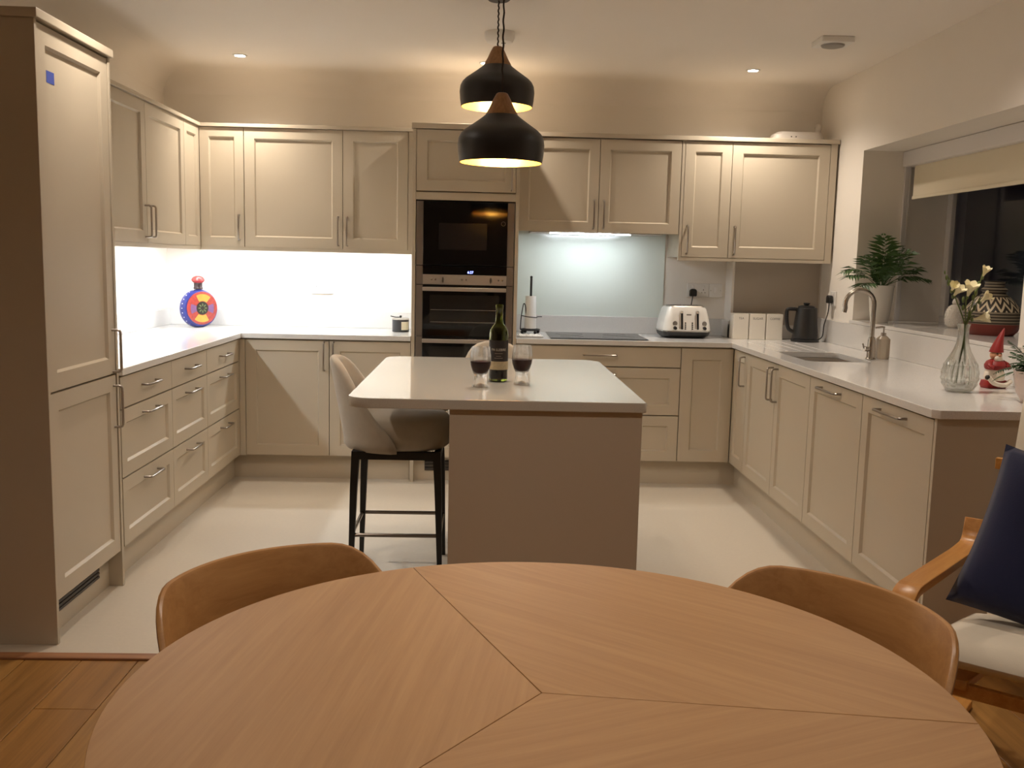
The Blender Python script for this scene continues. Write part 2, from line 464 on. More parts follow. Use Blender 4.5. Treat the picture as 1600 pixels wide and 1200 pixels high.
front(t, MBu, -.885, -.478, ZU0, ZU1, handle=('v',-.856,1.452,1.628))
mbox(MBu,-.4765,-.4345,ZU0,ZU1,.0005,DT).build('filler', CAB, t)
g = G()
g.prism([(XL+.002,3.92),(-1.757,3.92),(-1.757,6.087),(-.4345,6.087),(-.4345,YB-.002),(XL+.002,YB-.002)], ZU1+.001, ZU1+.022)
tag(single(g.build('cornice', CAB, bevel=.002)), 'beige L-shaped cornice board on the left wall cupboards', 'cornice')
g = G()
g.prism([(-1.7907,3.92),(-1.772,3.92),(-1.772,6.102),(-.4345,6.102),(-.4345,6.1207),(-1.7907,6.1207)], ZU0-.022, ZU0+.0015)
tag(single(g.build('pelmet', CAB)), 'beige light pelmet under the left wall cupboards', 'pelmet')
LED = emit('cool_led', COOL, LED_S)
tag(single(G().box((-1.86,4.0,ZU0-.009),(-1.83,6.20,ZU0-.0005)).build('led_strip', LED)), 'lit white strip light under the left wall cupboards', 'strip light')
tag(single(G().box((-1.82,6.20,ZU0-.009),(-.46,6.23,ZU0-.0005)).build('led_strip', LED)), 'lit white strip light under the back wall cupboards', 'strip light')

# ------------------------------------------------------------------ back run
MBb = MB(5.853+DT); YBc = 5.853+DT
t = unit('base_cabinet', 'beige double-door base unit left of the oven housing', 'cabinet', MBb, -1.442, -.4345, .152, .879, .59)
front(t, MBb, -1.442, -.932, .155, .872, handle=('v',-.962,.690,.862))
front(t, MBb, -.932, -.4345, .155, .872, handle=('v',-.904,.690,.862))
mbox(MBb,-1.4775,-1.4435,.152,.872,.001,DT).build('filler', CAB, t)
tag(single(G().box((-1.5325,5.913,0),(-.4345,5.931,.1515)).build('plinth', CAB)), 'beige kickboard under the back left doors', 'plinth')
# oven housing
H0, H1, HY = -.4335, .2105, 5.8533
hs = thing('oven_housing', 'tall beige oven housing with a flap door on top', 'cabinet', (-.11,6.15,0), world=True)
G().box((H0,HY,0),(H0+.0215,YB-.002,2.15)).build('end_panel', CAB, hs, bevel=.001, bseg=1)
G().box((H1-.0215,HY,0),(H1,YB-.002,2.15)).build('end_panel', CAB, hs, bevel=.001, bseg=1)
i0, i1 = H0+.022, H1-.022
g = G()
g.box((i0,YBc,1.78),(i1,YB-.002,2.15)); g.box((i0,YB-.02,.15),(i1,YB-.002,1.779)); g.box((i0,YBc,.15),(i1,YB-.021,.455))
g.build('carcass', CABIN, hs)
G().box((i0,HY,1.735),(i1,YB-.021,1.779)).build('rail', CAB, hs)
front(hs, MBb, i0, i1, 1.786, 2.148, handle=('v',i1-.026,1.80,1.955), rail=.062)
front(hs, MBb, i0, i1, .155, .452, 'drawer', ('h',.41,-.19,-.03))
G().box((H0-.006,HY-.012,2.151),(H1+.006,YB-.002,2.184)).build('cornice', CAB, hs, bevel=.003)
pl = G().box((i0,5.913,0),(i1,5.931,.1495)).build('plinth', CAB, hs)
vg = G().box((-.345,5.9085,.062),(.0,5.9125,.128)).build('vent_grille', MATS['dark_vent'], hs)
for k in range(3):
    G().box((-.343,5.902,.066+k*.021),(-.002,5.9084,.078+k*.021)).build('slat', MATS['vent_slat'], vg)
# microwave
a0, a1 = i0+.004, i1-.004
DSTEEL = P('dark_brushed_steel', (120,110,100), .42, .55)
mw = thing('microwave', 'built-in black glass microwave above the ovens', 'microwave', (-.11,6.1,1.345), world=True)
G().box((a0+.002,YBc+.001,1.347),(a1-.002,6.30,1.728)).build('body', BLACK, mw)
for xa, xb in ((a0,a0+.041),(a1-.041,a1)):
    G().box((xa,HY-.001,1.345),(xb,YBc,1.727)).build('side_trim', DSTEEL, mw, bevel=.001, bseg=1)
dw = G().box((a0+.0415,HY-.003,1.346),(a1-.0415,YBc,1.727)).build('door', BGLASS, mw, bevel=.002, bseg=1)
G().box((a0+.135,HY-.0034,1.44),(a1-.165,HY-.0029,1.60)).build('window', P('dark_mesh_window', (26,24,25), .15), dw)
ring = [(.117+.0125*math.cos(2*PI*k/20), HY-.0036, 1.601+.0125*math.sin(2*PI*k/20)) for k in range(20)]
tag(G().tube(ring, .0016, 6, closed=True).build('logo_ring', CHROME, dw, smooth=True), 'small silver ring emblem')
# double oven
ov = thing('double_oven', 'built-in steel and black glass double oven with knobs', 'oven', (-.11,6.1,.46), world=True)
G().box((a0+.002,YBc+.001,.458),(a1-.002,6.38,1.341)).build('body', BLACK, ov)
for z0, z1 in ((1.229,1.341),(.914,1.225),(.458,.910)):
    for xa, xb in ((a0,a0+.041),(a1-.041,a1)):
        G().box((xa,HY-.001,z0),(xb,YBc,z1)).build('side_trim', DSTEEL, ov, bevel=.001, bseg=1)
cp = G().box((a0+.0415,HY-.003,1.229),(a1-.0415,YBc,1.289)).build('control_panel', STEEL, ov, bevel=.001, bseg=1)
ds = G().box((a0+.0415,HY-.003,1.2895),(a1-.0415,YBc,1.341)).build('display_strip', BGLASS, ov, bevel=.001, bseg=1)
tg = text_geo('6:27', .021).mat(Matrix.Translation((-.077,HY-.0036,1.305)) @ Matrix.Rotation(PI/2,4,'X'))
tag(tg.build('clock_digits', emit('blue_digits', (.25,.3,1), 6), ds, fix=False), 'blue clock digits')
for kx in (-.242, .047):
    G().lathe([(.012,0),(.012,.018),(.010,.022)],16).mat(Matrix.Translation((kx,HY-.003,1.2585)) @ Matrix.Scale(1.5,4,(0,0,1)) @ Matrix.Scale(.55,4,(1,0,0)) @ Matrix.Rotation(PI/2,4,'X')).build('knob', CHROME, cp, smooth=True)
for kx in (-.312,-.287,-.127,-.103,.095,.119):
    G().lathe([(.0052,0),(.0052,.005),(.004,.007)],12).mat(Matrix.Translation((kx,HY-.003,1.260)) @ Matrix.Rotation(PI/2,4,'X')).build('button', CHROME, cp, smooth=True)
for z0, z1 in ((.916,1.222),(.460,.907)):
    dr = G().box((a0+.0415,HY-.003,z0),(a1-.0415,YBc,z1-.004)).build('oven_door', BGLASS, ov, bevel=.002, bseg=1)
    g = G().box((a0+.0425,HY-.042,z1-.032),(a1-.0425,HY-.024,z1-.008))
    for hx in (a0+.07, a1-.07): g.box((hx-.008,HY-.025,z1-.027),(hx+.008,HY-.0025,z1-.013))
    g.build('handle', STEEL, dr, bevel=.003)
    G().box((a0+.085,HY-.0034,z0+.075),(a1-.085,HY-.0029,z1-.055)).build('window', P('oven_window', (30,27,24), .12), dr)
    for zz in (z0+.085, z0+.16):
        G().tube([(a0+.09,HY-.0036,zz),(a1-.09,HY-.0036,zz)], .0013, 5).build('rack', STEEL, dr)

# right of the housing
t = unit('drawer_unit', 'wide beige drawer unit below the hob', 'cabinet', MBb, .2115, 1.2345, .152, .879, .59)
front(t, MBb, .2115, 1.2345, .747, .872, 'drawer', ('h',.818,.63,.83), .058, True)
front(t, MBb, .2115, 1.2345, .447, .744, 'drawer', ('h',.70,.63,.83))
front(t, MBb, .2115, 1.2345, .155, .444, 'drawer', ('h',.40,.63,.83))
t = unit('base_cabinet', 'beige corner base unit with a plain shaker panel beside the hob drawers', 'cabinet', MBb, 1.2355, 1.5625, .152, .879, .59)
front(t, MBb, 1.2355, 1.5625, .155, .872, 'panel', rail=.07)
tag(single(G().box((.2115,5.913,0),(1.6175,5.931,.1515)).build('plinth', CAB)), 'beige kickboard under the hob drawers', 'plinth')
# extractor cabinet and right wall units
t = unit('wall_cabinet', 'beige two-door wall cupboard above the hob holding the extractor', 'cabinet', MBu, .2115, 1.2365, 1.585, 2.155, .347)
front(t, MBu, .2135, .720, 1.570, 2.150, handle=('v',.690,1.597,1.77))
front(t, MBu, .720, 1.2345, 1.570, 2.150, handle=('v',.752,1.597,1.77))
t = unit('wall_cabinet', 'beige two-door wall cupboard in the right corner', 'cabinet', MBu, 1.2375, 2.2205, ZU0, 2.155, .347)
mbox(MBu,1.2375,1.2545,1.409,2.155,.0005,DT).build('end_strip', CAB, t)
front(t, MBu, 1.2555, 1.555, ZU0, 2.152, handle=('v',1.288,1.452,1.628), rail=.062)
front(t, MBu, 1.555, 2.177, ZU0, 2.152, handle=('v',1.589,1.452,1.628), rail=.066)
mbox(MBu,2.178,2.2205,1.409,2.155,.0005,DT).build('filler', CAB, t)
tag(single(G().prism([(.2175,6.087),(2.2305,6.087),(2.2305,YB-.002),(.2175,YB-.002)], 2.1555, 2.182).build('cornice', CAB, bevel=.002)), 'beige cornice board on the right wall cupboards', 'cornice')
tag(single(G().prism([(1.2545,6.101),(2.1775,6.101),(2.1775,6.120),(1.2545,6.120)], 1.409, 1.4295).build('pelmet', CAB)), 'beige light pelmet under the right wall cupboards', 'pelmet')
# extractor insert with its lights
ex = thing('extractor', 'slim steel extractor under the cupboard above the hob', 'extractor', (.72,6.28,1.555), world=True)
G().box((.30,6.125,1.566),(1.14,6.45,1.5845)).build('body', STEEL, ex, bevel=.002)
HL = emit('hood_led', COOL, HOOD_S)
G().box((.42,6.135,1.560),(.90,6.150,1.5655)).build('light_bar', HL, ex)
G().box((.46,6.172,1.560),(.94,6.187,1.5655)).build('light_bar', HL, ex)

# ------------------------------------------------------------------ right run
MRb = MR(1.565+DT)
t = unit('base_cabinet', 'narrow beige base unit with one door in the right inner corner', 'cabinet', MRb, 5.548, 5.852, .152, .879, .59)
front(t, MRb, 5.548, 5.851, .155, .872, handle=('v',5.60,.672,.846))
t = unit('base_cabinet', 'beige double-door sink unit on the right', 'cabinet', MRb, 4.463, 5.547, .152, .66, .59)
g = mbox(MRb,4.463,5.547,.66,.879,-.018,0); g.build('front_rail', CABIN, t)
front(t, MRb, 5.0, 5.547, .155, .872, handle=('v',5.042,.672,.846))
front(t, MRb, 4.463, 5.0, .155, .872, handle=('v',4.963,.672,.846))
t = unit('appliance_cabinet', 'beige appliance unit with a horizontal handle nearest the sink unit', 'cabinet', MRb, 3.832, 4.462, .152, .879, .59)
front(t, MRb, 3.832, 4.462, .155, .872, handle=('h',.838,4.07,4.30))
t = unit('appliance_cabinet', 'beige appliance unit with a horizontal handle at the near end', 'cabinet', MRb, 3.2075, 3.831, .152, .879, .59)
front(t, MRb, 3.2075, 3.831, .155, .872, handle=('h',.838,3.42,3.65))
tag(single(G().box((1.5655,3.188,0),(2.2335,3.2065,.879)).build('end_panel', CAB, bevel=.001, bseg=1)), 'beige end panel closing the right run towards the armchair', 'panel')
tag(single(G().box((1.618,3.2070,0),(1.636,5.9125,.1515)).build('plinth', CAB)), 'beige kickboard under the right run', 'plinth')

# ------------------------------------------------------------------ worktops
def slab(outer, holes, z0, z1):
    """flat slab with holes as geometry"""
    bm = bmesh.new(); es = []
    for loop in [outer]+holes:
        vs = [bm.verts.new((x,y,z1)) for x,y in loop]
        es += [bm.edges.new((vs[i],vs[(i+1)%len(vs)])) for i in range(len(vs))]
    bmesh.ops.triangle_fill(bm, use_beauty=True, use_dissolve=False, edges=es)
    fs = [f for f in bm.faces]
    r = bmesh.ops.extrude_face_region(bm, geom=fs)
    bmesh.ops.translate(bm, verts=[v for v in r['geom'] if isinstance(v, bmesh.types.BMVert)], vec=(0,0,z0-z1))
    bm.verts.index_update(); bm.verts.ensure_lookup_table()
    g = G(); g.add([tuple(v.co) for v in bm.verts], [tuple(v.index for v in f.verts) for f in bm.faces]); bm.free()
    return g
WT0, WT1 = .880, .910
wl = thing('worktop', 'white stone L-shaped worktop on the left', 'worktop', (-1.8,5.9,WT0), world=True)
slab([(XL+.002,3.9095),(-1.459,3.9095),(-1.459,5.833),(H0-.001,5.833),(H0-.001,YB-.002),(XL+.002,YB-.002)], [], WT0, WT1).build('slab', QUARTZ, wl, bevel=.0025)
G().box((XL+.002,3.9095,WT1+.0003),(XL+.020,YB-.022,1.017)).build('upstand', QUARTZ, wl, bevel=.0015, bseg=1)
G().box((XL+.002,YB-.0215,WT1+.0003),(H0-.001,YB-.002,1.017)).build('upstand', QUARTZ, wl, bevel=.0015, bseg=1)
wr = thing('worktop', 'white stone worktop carrying hob and sink on the right', 'worktop', (1.8,5.9,WT0), world=True)
SX0, SX1, SY0, SY1 = 1.66, 2.00, 4.78, 5.32
sink_hole = rrect(SX0,SY0,SX1,SY1,.06)
grooves = [rrect(1.665+.075*k,5.38,1.673+.075*k,5.98-.02*abs(k-2),.0039,3) for k in range(5)]        # drainer grooves cut beside the sink
slab([(H1+.001,5.833),(1.544,5.833),(1.544,3.19),(1.566,3.166),(2.2335,3.166),(2.2335,YB-.002),(H1+.001,YB-.002)], [sink_hole]+grooves, WT0, WT1).build('slab', QUARTZ, wr, bevel=.0025)
G().box((H1+.001,YB-.0215,WT1+.0003),(1.625,YB-.002,1.023)).build('upstand', QUARTZ, wr, bevel=.0015, bseg=1)
G().box((1.6255,6.28,WT1+.0003),(1.6445,YB-.002,1.023)).build('upstand', QUARTZ, wr, bevel=.0015, bseg=1)
G().box((1.6255,6.2800,WT1+.0003),(2.2125,6.2915,.999)).build('upstand', QUARTZ, wr, bevel=.0015, bseg=1)
G().box((2.213,3.166,WT1+.0003),(2.2335,YB-.18,1.0545)).build('upstand', QUARTZ, wr, bevel=.0015, bseg=1)
for gr in grooves:
    cx = sum(p[0] for p in gr)/len(gr)
    G().prism([(p[0]-.0001*(1 if p[0] > cx else -1), p[1]) for p in gr], WT0, WT1-.004).build('drainer_groove', QUARTZ, wr)
# sink
sk = thing('sink', 'undermounted steel sink bowl in the right worktop', 'sink', (1.83,5.05,.69), world=True)
n = len(sink_hole)
g = G(); ins = rrect(SX0+.012,SY0+.012,SX1-.012,SY1-.012,.055)
vs = [(x,y,WT0-.001) for x,y in rrect(SX0-.02,SY0-.02,SX1+.02,SY1+.02,.07)]+[(x,y,WT0-.001) for x,y in sink_hole]+[(x,y,.70) for x,y in ins]+[(x,y,.69) for x,y in rrect(SX0+.03,SY0+.03,SX1-.03,SY1-.03,.05)]
fs = []
for a in range(3): fs += [(a*n+i,a*n+(i+1)%n,(a+1)*n+(i+1)%n,(a+1)*n+i) for i in range(n)]
fs.append(tuple(range(3*n,4*n)))
g.add(vs, fs); g.build('bowl', STEEL, sk, smooth=True)
G().lathe([(.0,.0),(.038,.0),(.040,.003),(.0,.0035)],20,(1.83,5.05,.6905)).build('drain', CHROME, sk, smooth=True)
# splashback behind the hob
tag(single(G().box((H1+.002,YB-.0085,1.0235),(1.222,YB-.002,1.5845)).build('splashback', P('pale_green_glass', (220,227,219), .14))), 'pale green glass splashback behind the hob', 'splashback')

# ------------------------------------------------------------------ island
ib = thing('island_cabinet', 'beige island unit with a plain panel towards the dining table', 'cabinet', (.23,3.8,0), world=True)
G().box((-.1065,3.2590,0),(.5624,3.2925,.8695)).build('end_panel', P('island_panel_paint', (188,175,156), .45, var=.02), ib, bevel=.001, bseg=1)
G().box((-.1060,3.293,.0),(.541,4.33,.8695)).build('carcass', CABIN, ib)
MI = lambda u,v,n: (.5415+n, u, v)
front(ib, MI, 3.294, 3.81, .105, .865, handle=('v',3.77,.68,.85)); front(ib, MI, 3.81, 4.328, .105, .865, handle=('v',3.85,.68,.85))
o = single(G().prism(rrect(-.4616,3.2419,.574,4.6773,[.085,.012,.10,.085],10), .870, .9055).build('island_worktop', ISLAND_STONE, bevel=.003, angle=40))
tag(o, 'pale stone island worktop with rounded corners', 'worktop')
IZ = .9056
# ------------------------------------------------------------------ lights of the room
def spot(name, loc, power, size, blend, parent=None, col=WARM, r=.025):
    l = bpy.data.lights.new(name, 'SPOT'); l.energy = power; l.color = col; l.spot_size = size; l.spot_blend = blend; l.shadow_soft_size = r
    o = bpy.data.objects.new(name, l); COL.objects.link(o); o.location = loc
    if parent is not None: o.parent = parent
    return o
DISC = emit('downlight_lens', (1,.92,.8), 60)
def downlight(x, y, label, power=DOWNLIGHT_W):
    t = thing('downlight', label, 'downlight', (x,y,ZC), group='recessed ceiling spots')
    G().lathe([(.029,-.0005),(.031,-.006),(.040,-.006),(.044,-.0005)],28,cap=False).build('bezel', WHITEP, t, smooth=True)
    G().lathe([(.0,-.001),(.0285,-.001),(.0285,-.003),(.0,-.003)],24).build('lens', DISC, t)
    spot('lamp', (0,0,-.012), power, rad(138), 1.0, t)
downlight(-1.459,5.890, 'lit ceiling spot above the left wall cupboards')
downlight(-.005,5.90, 'lit ceiling spot behind the upper pendant')
downlight(1.595,5.880, 'lit ceiling spot above the right wall cupboards')
downlight(-1.24,3.66, 'ceiling spot over the tall fridge housing', DOWNLIGHT_W*.85)
downlight(1.58,3.66, 'ceiling spot over the near end of the right run', DOWNLIGHT_W*1.05)

SHADE = P('matt_black_shade', (22,18,16), .42)
GOLD = P('gold_lining', (236,180,72), .4, .6)
CONE = wood('pendant_wood', (122,84,48), (162,118,74), axis='z', scale=1.5)
BULB = emit('pendant_bulb', WARM, PENDANT_S)
def pendant(x, y, z, label):
    t = thing('pendant_lamp', label, 'pendant lamp', (x,y,z), group='pendant lamps over the island')
    out = [(.160,0),(.165,.03),(.168,.066),(.165,.090),(.156,.108),(.142,.122),(.127,.1325),(.105,.148),(.088,.160),(.072,.172),(.060,.182)]
    inn = [(r-.003, zz) for r, zz in out]
    G().lathe(out,48,cap=False).build('shade', SHADE, t, smooth=True, fix=False)
    g = G().lathe([(.160,0)]+inn,48,cap=False); g.build('lining', GOLD, t, smooth=True, fix=False)
    G().lathe([(.0,.1795),(.0625,.1795),(.0605,.186),(.047,.210),(.033,.240),(.022,.260),(.017,.263),(.0,.263)],32).build('wooden_cone', CONE, t, smooth=True)
    G().lathe([(.0,.118),(.022,.118),(.022,.1793),(.0,.1793)],20).build('lamp_holder', BLACK, t, smooth=True)
    b = G().ball((0,0,.085),.034,seg=20,rings=12).build('bulb', BULB, t, smooth=True)
    top = ZC-z
    pts = [(.0015*math.cos(k*.9), .0015*math.sin(k*.9), .262+(top-.02-.262)*k/60) for k in range(61)]
    G().tube(pts, .0035, 6).build('cord', P('brown_cord', (38,26,20), .8), t, smooth=True)
    G().lathe([(.0,top-.026),(.045,top-.026),(.052,top-.020),(.052,top-.001),(.0,top-.001)],28).build('ceiling_rose', P('brown_rose', (48,32,26), .5), t, smooth=True)
pendant(.047,4.42,2.064, 'upper black pendant lamp with wooden cone, farther from the table')
pendant(.060,3.78,1.756, 'lower black pendant lamp with wooden cone, nearer the table')

t = thing('smoke_alarm', 'round white smoke alarm on the ceiling behind the pendants', 'alarm', (.063,5.13,ZC-.056))
G().lathe([(.0,.0),(.05,.0),(.066,.006),(.074,.020),(.078,.030),(.078,.0555),(.0,.0555)],32).build('body', WHITEP, t, smooth=True)
G().lathe([(.0,-.003),(.012,-.003),(.012,.0),(.0,.0)],14,(.02,-.02,0)).build('test_button', P('grey_plastic', (150,146,140), .5), t)
for k in range(10):
    a = 2*PI*k/10
    G().box((-.012,-.0015,-.003),(.012,.0015,.002)).mat(Matrix.Translation((.062*math.cos(a),.062*math.sin(a),.009)) @ Matrix.Rotation(a+PI/2,4,'Z')).build('vent_slot', MATS['grey_plastic'], t)
t = thing('heat_alarm', 'square white ceiling alarm with a round vent near the window', 'alarm', (1.78,5.06,ZC-.04))
G().prism(rrect(-.085,-.085,.085,.085,.008),.012,.0395).build('base_plate', WHITEP, t, bevel=.003)
G().lathe([(.0,.0),(.04,.0),(.055,.004),(.060,.0118),(.0,.0118)],28).build('sensor_cap', MATS['grey_plastic'], t, smooth=True)

downlight(.15,1.95, 'ceiling spot between the dining table and the island', DINING_W)
downlight(.15,.1, 'unseen ceiling spot added as fill above the near side of the dining table', DINING_W*.5)  # added fill light, out of view, to brighten the near table half

# ------------------------------------------------------------------ dining table
TX, TY, TR, TZ = .0997, 1.36, .628, .74
table = thing('dining_table', 'round oak dining table with three veneer panels in the foreground', 'table', (TX,TY,0))
OT = ((166,122,76),(186,143,94))
for a0, a1 in ((-8,112),(112,232),(232,352)):
    ax = (a0+a1)/2; m = wood('oak_veneer_%d' % a0, *OT, angle=rad(ax+90), scale=1.0, rough=.5)
    arc = [(TR*math.cos(rad(a0+(a1-a0)*k/40)), TR*math.sin(rad(a0+(a1-a0)*k/40))) for k in range(41)]
    c = (.0006*math.cos(rad(ax)), .0006*math.sin(rad(ax)))
    poly = [c]+[(p[0]*(1-.002)+c[0], p[1]*(1-.002)+c[1]) for p in arc]
    G().prism(poly, TZ-.012, TZ).build('veneer_panel', m, table, bevel=.001, bseg=2, angle=50)
G().lathe([(.0,TZ-.030),(TR-.03,TZ-.030),(TR-.006,TZ-.018),(TR-.002,TZ-.0122),(.0,TZ-.0122)],96).build('underside', wood('oak_edge', *OT, angle=0), table, smooth=True)
G().lathe([(.0,.0),(.30,.0),(.30,.018),(.26,.03),(.10,.07),(.075,.14),(.065,.40),(.075,.62),(.14,.7095),(.0,.7095)],40).build('pedestal', wood('oak_pedestal', *OT, axis='z'), table, smooth=True)

# ------------------------------------------------------------------ dining chairs
OC = ((164,116,66),(188,140,86))
def dining_chair():
    t = thing('dining_chair', '', 'chair', (0,0,0), group='bent oak chairs at the dining table')
    R, n = .30, 36; P_ = []; th = .007
    for i in range(n+1):
        f = rad(-78+156*i/n); q = max(0, (abs(f)-rad(38))/rad(40)); zt = .762-.20*q**2.2; zb = .575+.02*q
        if zt-zb < .05: zb = zt-.05
        row = []
        def pt(rr, z):
            lean = (z-.57)*.16
            return ((rr+lean)*math.sin(f), (rr+lean)*math.cos(f)-.0, z)
        for z, o in ((zb,-th),(zb+.004,-th),((zb+zt)/2,-th),(zt-.007,-th),(zt-.002,-th*.7),(zt,0),(zt-.002,th*.7),(zt-.007,th),((zb+zt)/2,th),(zb+.004,th),(zb,th)):
            row.append(pt(R-.03+o, z))
        row.append(row[0]); P_.append(row)
    g = G().grid(P_); k = 12
    g.f.append(tuple(range(k-1))); g.f.append(tuple(n*k+j for j in range(k-1)))
    W = wood('bent_oak', *OC, angle=0, scale=1.0, rough=.4)
    g.build('backrest', W, t, smooth=True)
    # seat
    P_ = []
    seat = rrect(-.215,-.27,.215,.17,[.06,.06,.16,.16],8)
    G().prism(seat,.435,.455).build('seat', W, t, bevel=.006)
    LW = wood('chair_leg_oak', *OC, axis='z')
    for sx in (-1,1):
        G().tube([(sx*.16,-.20,.4345),(sx*.20,-.25,0)],[.017,.011],10).build('leg', LW, t, smooth=True)
        G().tube([(sx*.245,.115,.60),(sx*.20,.10,.4345),(sx*.215,.20,0)],[.012,.017,.011],10).build('leg', LW, t, smooth=True)
    return t
c1 = dining_chair(); c2 = copy_tree(c1)
for o, ang, rr, lab in ((c1,135.5,.54,'bent oak dining chair tucked under the table on the left'), (c2,32,.515,'bent oak dining chair tucked under the table beside the armchair')):
    a = rad(ang); o.location = (TX+rr*math.cos(a), TY+rr*math.sin(a), 0); o.rotation_euler = (0,0,a-PI/2); o['label'] = lab

# ------------------------------------------------------------------ bar stools
FAB = P('beige_fabric', (172,161,144), .85, bump=.35, bscale=500, var=.06, vscale=40, Sheen_Weight=.2)
def bar_stool():
    t = thing('bar_stool', '', 'stool', (0,0,0), group='upholstered bar stools at the island')
    # seat cushion
    prof = [(0,.565),(.9,.565),(.985,.58),(1,.62),(1,.655),(.965,.69),(.88,.705),(.5,.712),(0,.713)]
    P_ = []; n = 40
    for k in range(n):
        a = 2*PI*k/n; ex = .75
        cx = math.copysign(abs(math.cos(a))**ex, math.cos(a)); sy_ = math.copysign(abs(math.sin(a))**ex, math.sin(a))
        P_.append([(cx*.205*r, sy_*.215*r-.01, z) for r, z in prof])
    G().grid(P_, closed_u=True).build('seat', FAB, t, smooth=True, angle=60)
    # wrap-around back: outline narrows towards the top
    lv = [(.560,90),(.575,90),(.60,88),(.635,82),(.67,75),(.71,66),(.75,59),(.79,53),(.83,47),(.87,41),(.90,36),(.925,30),(.943,22),(.953,12),(.956,3)]
    n = 32; th = .019; rows = {1: [], -1: []}
    for sd in (1,-1):
        for z, fm in lv:
            row = []
            for i in range(n+1):
                u = -1+2*i/n; f = rad(fm)*u
                q = max(0, z-.60); lean = .065*q/.35*max(0,math.cos(f))
                edge = min(1, (1-abs(u))*fm/6, (.956-z)/.016+.0, (z-.558)/.012); o = sd*th*max(0,edge)**.5
                row.append(((.218+o+lean*.3)*math.sin(f), (.232+o+lean)*math.cos(f)-.005, z))
            rows[sd].append(row)
    g = G().grid(rows[1]); g.grid(rows[-1])
    g.build('backrest', FAB, t, smooth=True, angle=80)
    g = G(); 
    for s in (-1,1):
        g.box((-.185,s*.175-.014,.530),(.185,s*.175+.014,.5645)); g.box((s*.175-.014,-.161,.530),(s*.175+.014,.161,.5645))
    g.build('seat_frame', BLACK, t)
    for sx in (-1,1):
        for sy in (-1,1):
            G().tube([(sx*.172,sy*.172,.563),(sx*.180,sy*.180,.40),(sx*.190,sy*.192,.0)],[.024,.021,.0135],4).build('leg', BLACK, t)
    q = .176
    ring = [(x,y,.200) for x,y in rrect(-.188,-.188,.188,.188,.02,4)]
    G().tube(ring,.0085,8,closed=True).build('footrest', P('dark_chrome', (120,112,106), .25, 1.0), t, smooth=True)
    return t
s1 = bar_stool(); s2 = copy_tree(s1)
s1.location = (-.355,4.19,0); s1.rotation_euler = (0,0,PI/2); s1['label'] = 'beige bar stool with black legs at the left side of the island'
s2.location = (.066,4.80,0); s2['label'] = 'beige bar stool at the far end of the island'
# facing the viewer: the back stands on its far side already

# ------------------------------------------------------------------ armchair
ARMW = wood('birch_ply', (176,116,52), (206,150,80), axis='x', angle=PI/2, scale=.8, rough=.35)
CREAM = P('cream_cotton', (214,204,186), .9, bump=.3, bscale=350, var=.04, vscale=30)
NAVY = P('navy_cotton', (15,23,62), .9, bump=.4, bscale=300, Sheen_Weight=.15)
AC = thing('armchair', 'bentwood armchair with cream cushion at the right edge', 'armchair', (1.55,2.36,0), rad(-39.8))
def ribbon(path, x0, x1, th):
    """flat strip swept in the y-z plane"""
    n = len(path); g = G(); vs = []
    for i,(y,z) in enumerate(path):
        a = path[max(i-1,0)]; b = path[min(i+1,n-1)]
        d = Vector((b[0]-a[0], b[1]-a[1])).normalized(); nx = Vector((-d.y, d.x))*th/2
        vs += [(x0,y-nx.x,z-nx.y),(x1,y-nx.x,z-nx.y),(x1,y+nx.x,z+nx.y),(x0,y+nx.x,z+nx.y)]
    fs = [(0,1,2,3),(4*n-1,4*n-2,4*n-3,4*n-4)]
    for i in range(n-1):
        for k in range(4): fs.append((4*i+k,4*i+(k+1)%4,4*i+4+(k+1)%4,4*i+4+k))
    return g.add(vs, fs)
def arcpath(pts, r=.09, n=7):
    """polyline with rounded corners"""
    out = [pts[0]]
    for i in range(1,len(pts)-1):
        p = Vector(pts[i]); a = (Vector(pts[i-1])-p); b = (Vector(pts[i+1])-p)
        q = min(r, a.length*.48, b.length*.48); a = p+a.normalized()*q; b = p+b.normalized()*q
        for k in range(n+1):
            t = k/n; out.append(tuple((1-t)**2*a+2*t*(1-t)*p+t*t*b))
    out.append(pts[-1]); return out
for s, nm in ((-1,'side_frame'),(1,'side_frame')):
    x0, x1 = s*.315-.03, s*.315+.03
    ribbon(arcpath([(.40,.012),(-.30,.012),(-.405,.30),(-.41,.585),(.22,.545),(.34,.545),(.37,.62)],.10), x0, x1, .024).build(nm, ARMW, AC, bevel=.003, angle=40)
for s in (-1,1):
    x0, x1 = s*.185-.027, s*.185+.027
    ribbon(arcpath([(-.36,.375),(.20,.285),(.50,.95)],.12), x0, x1, .022).build('seat_rail', ARMW, AC, bevel=.003, angle=40)
for y, z in ((-.33,.362),(.26,.40),(.43,.80)):
    G().box((-.285,y-.01,z-.025),(.285,y+.01,z+.010)).build('cross_rail', ARMW, AC, bevel=.003)
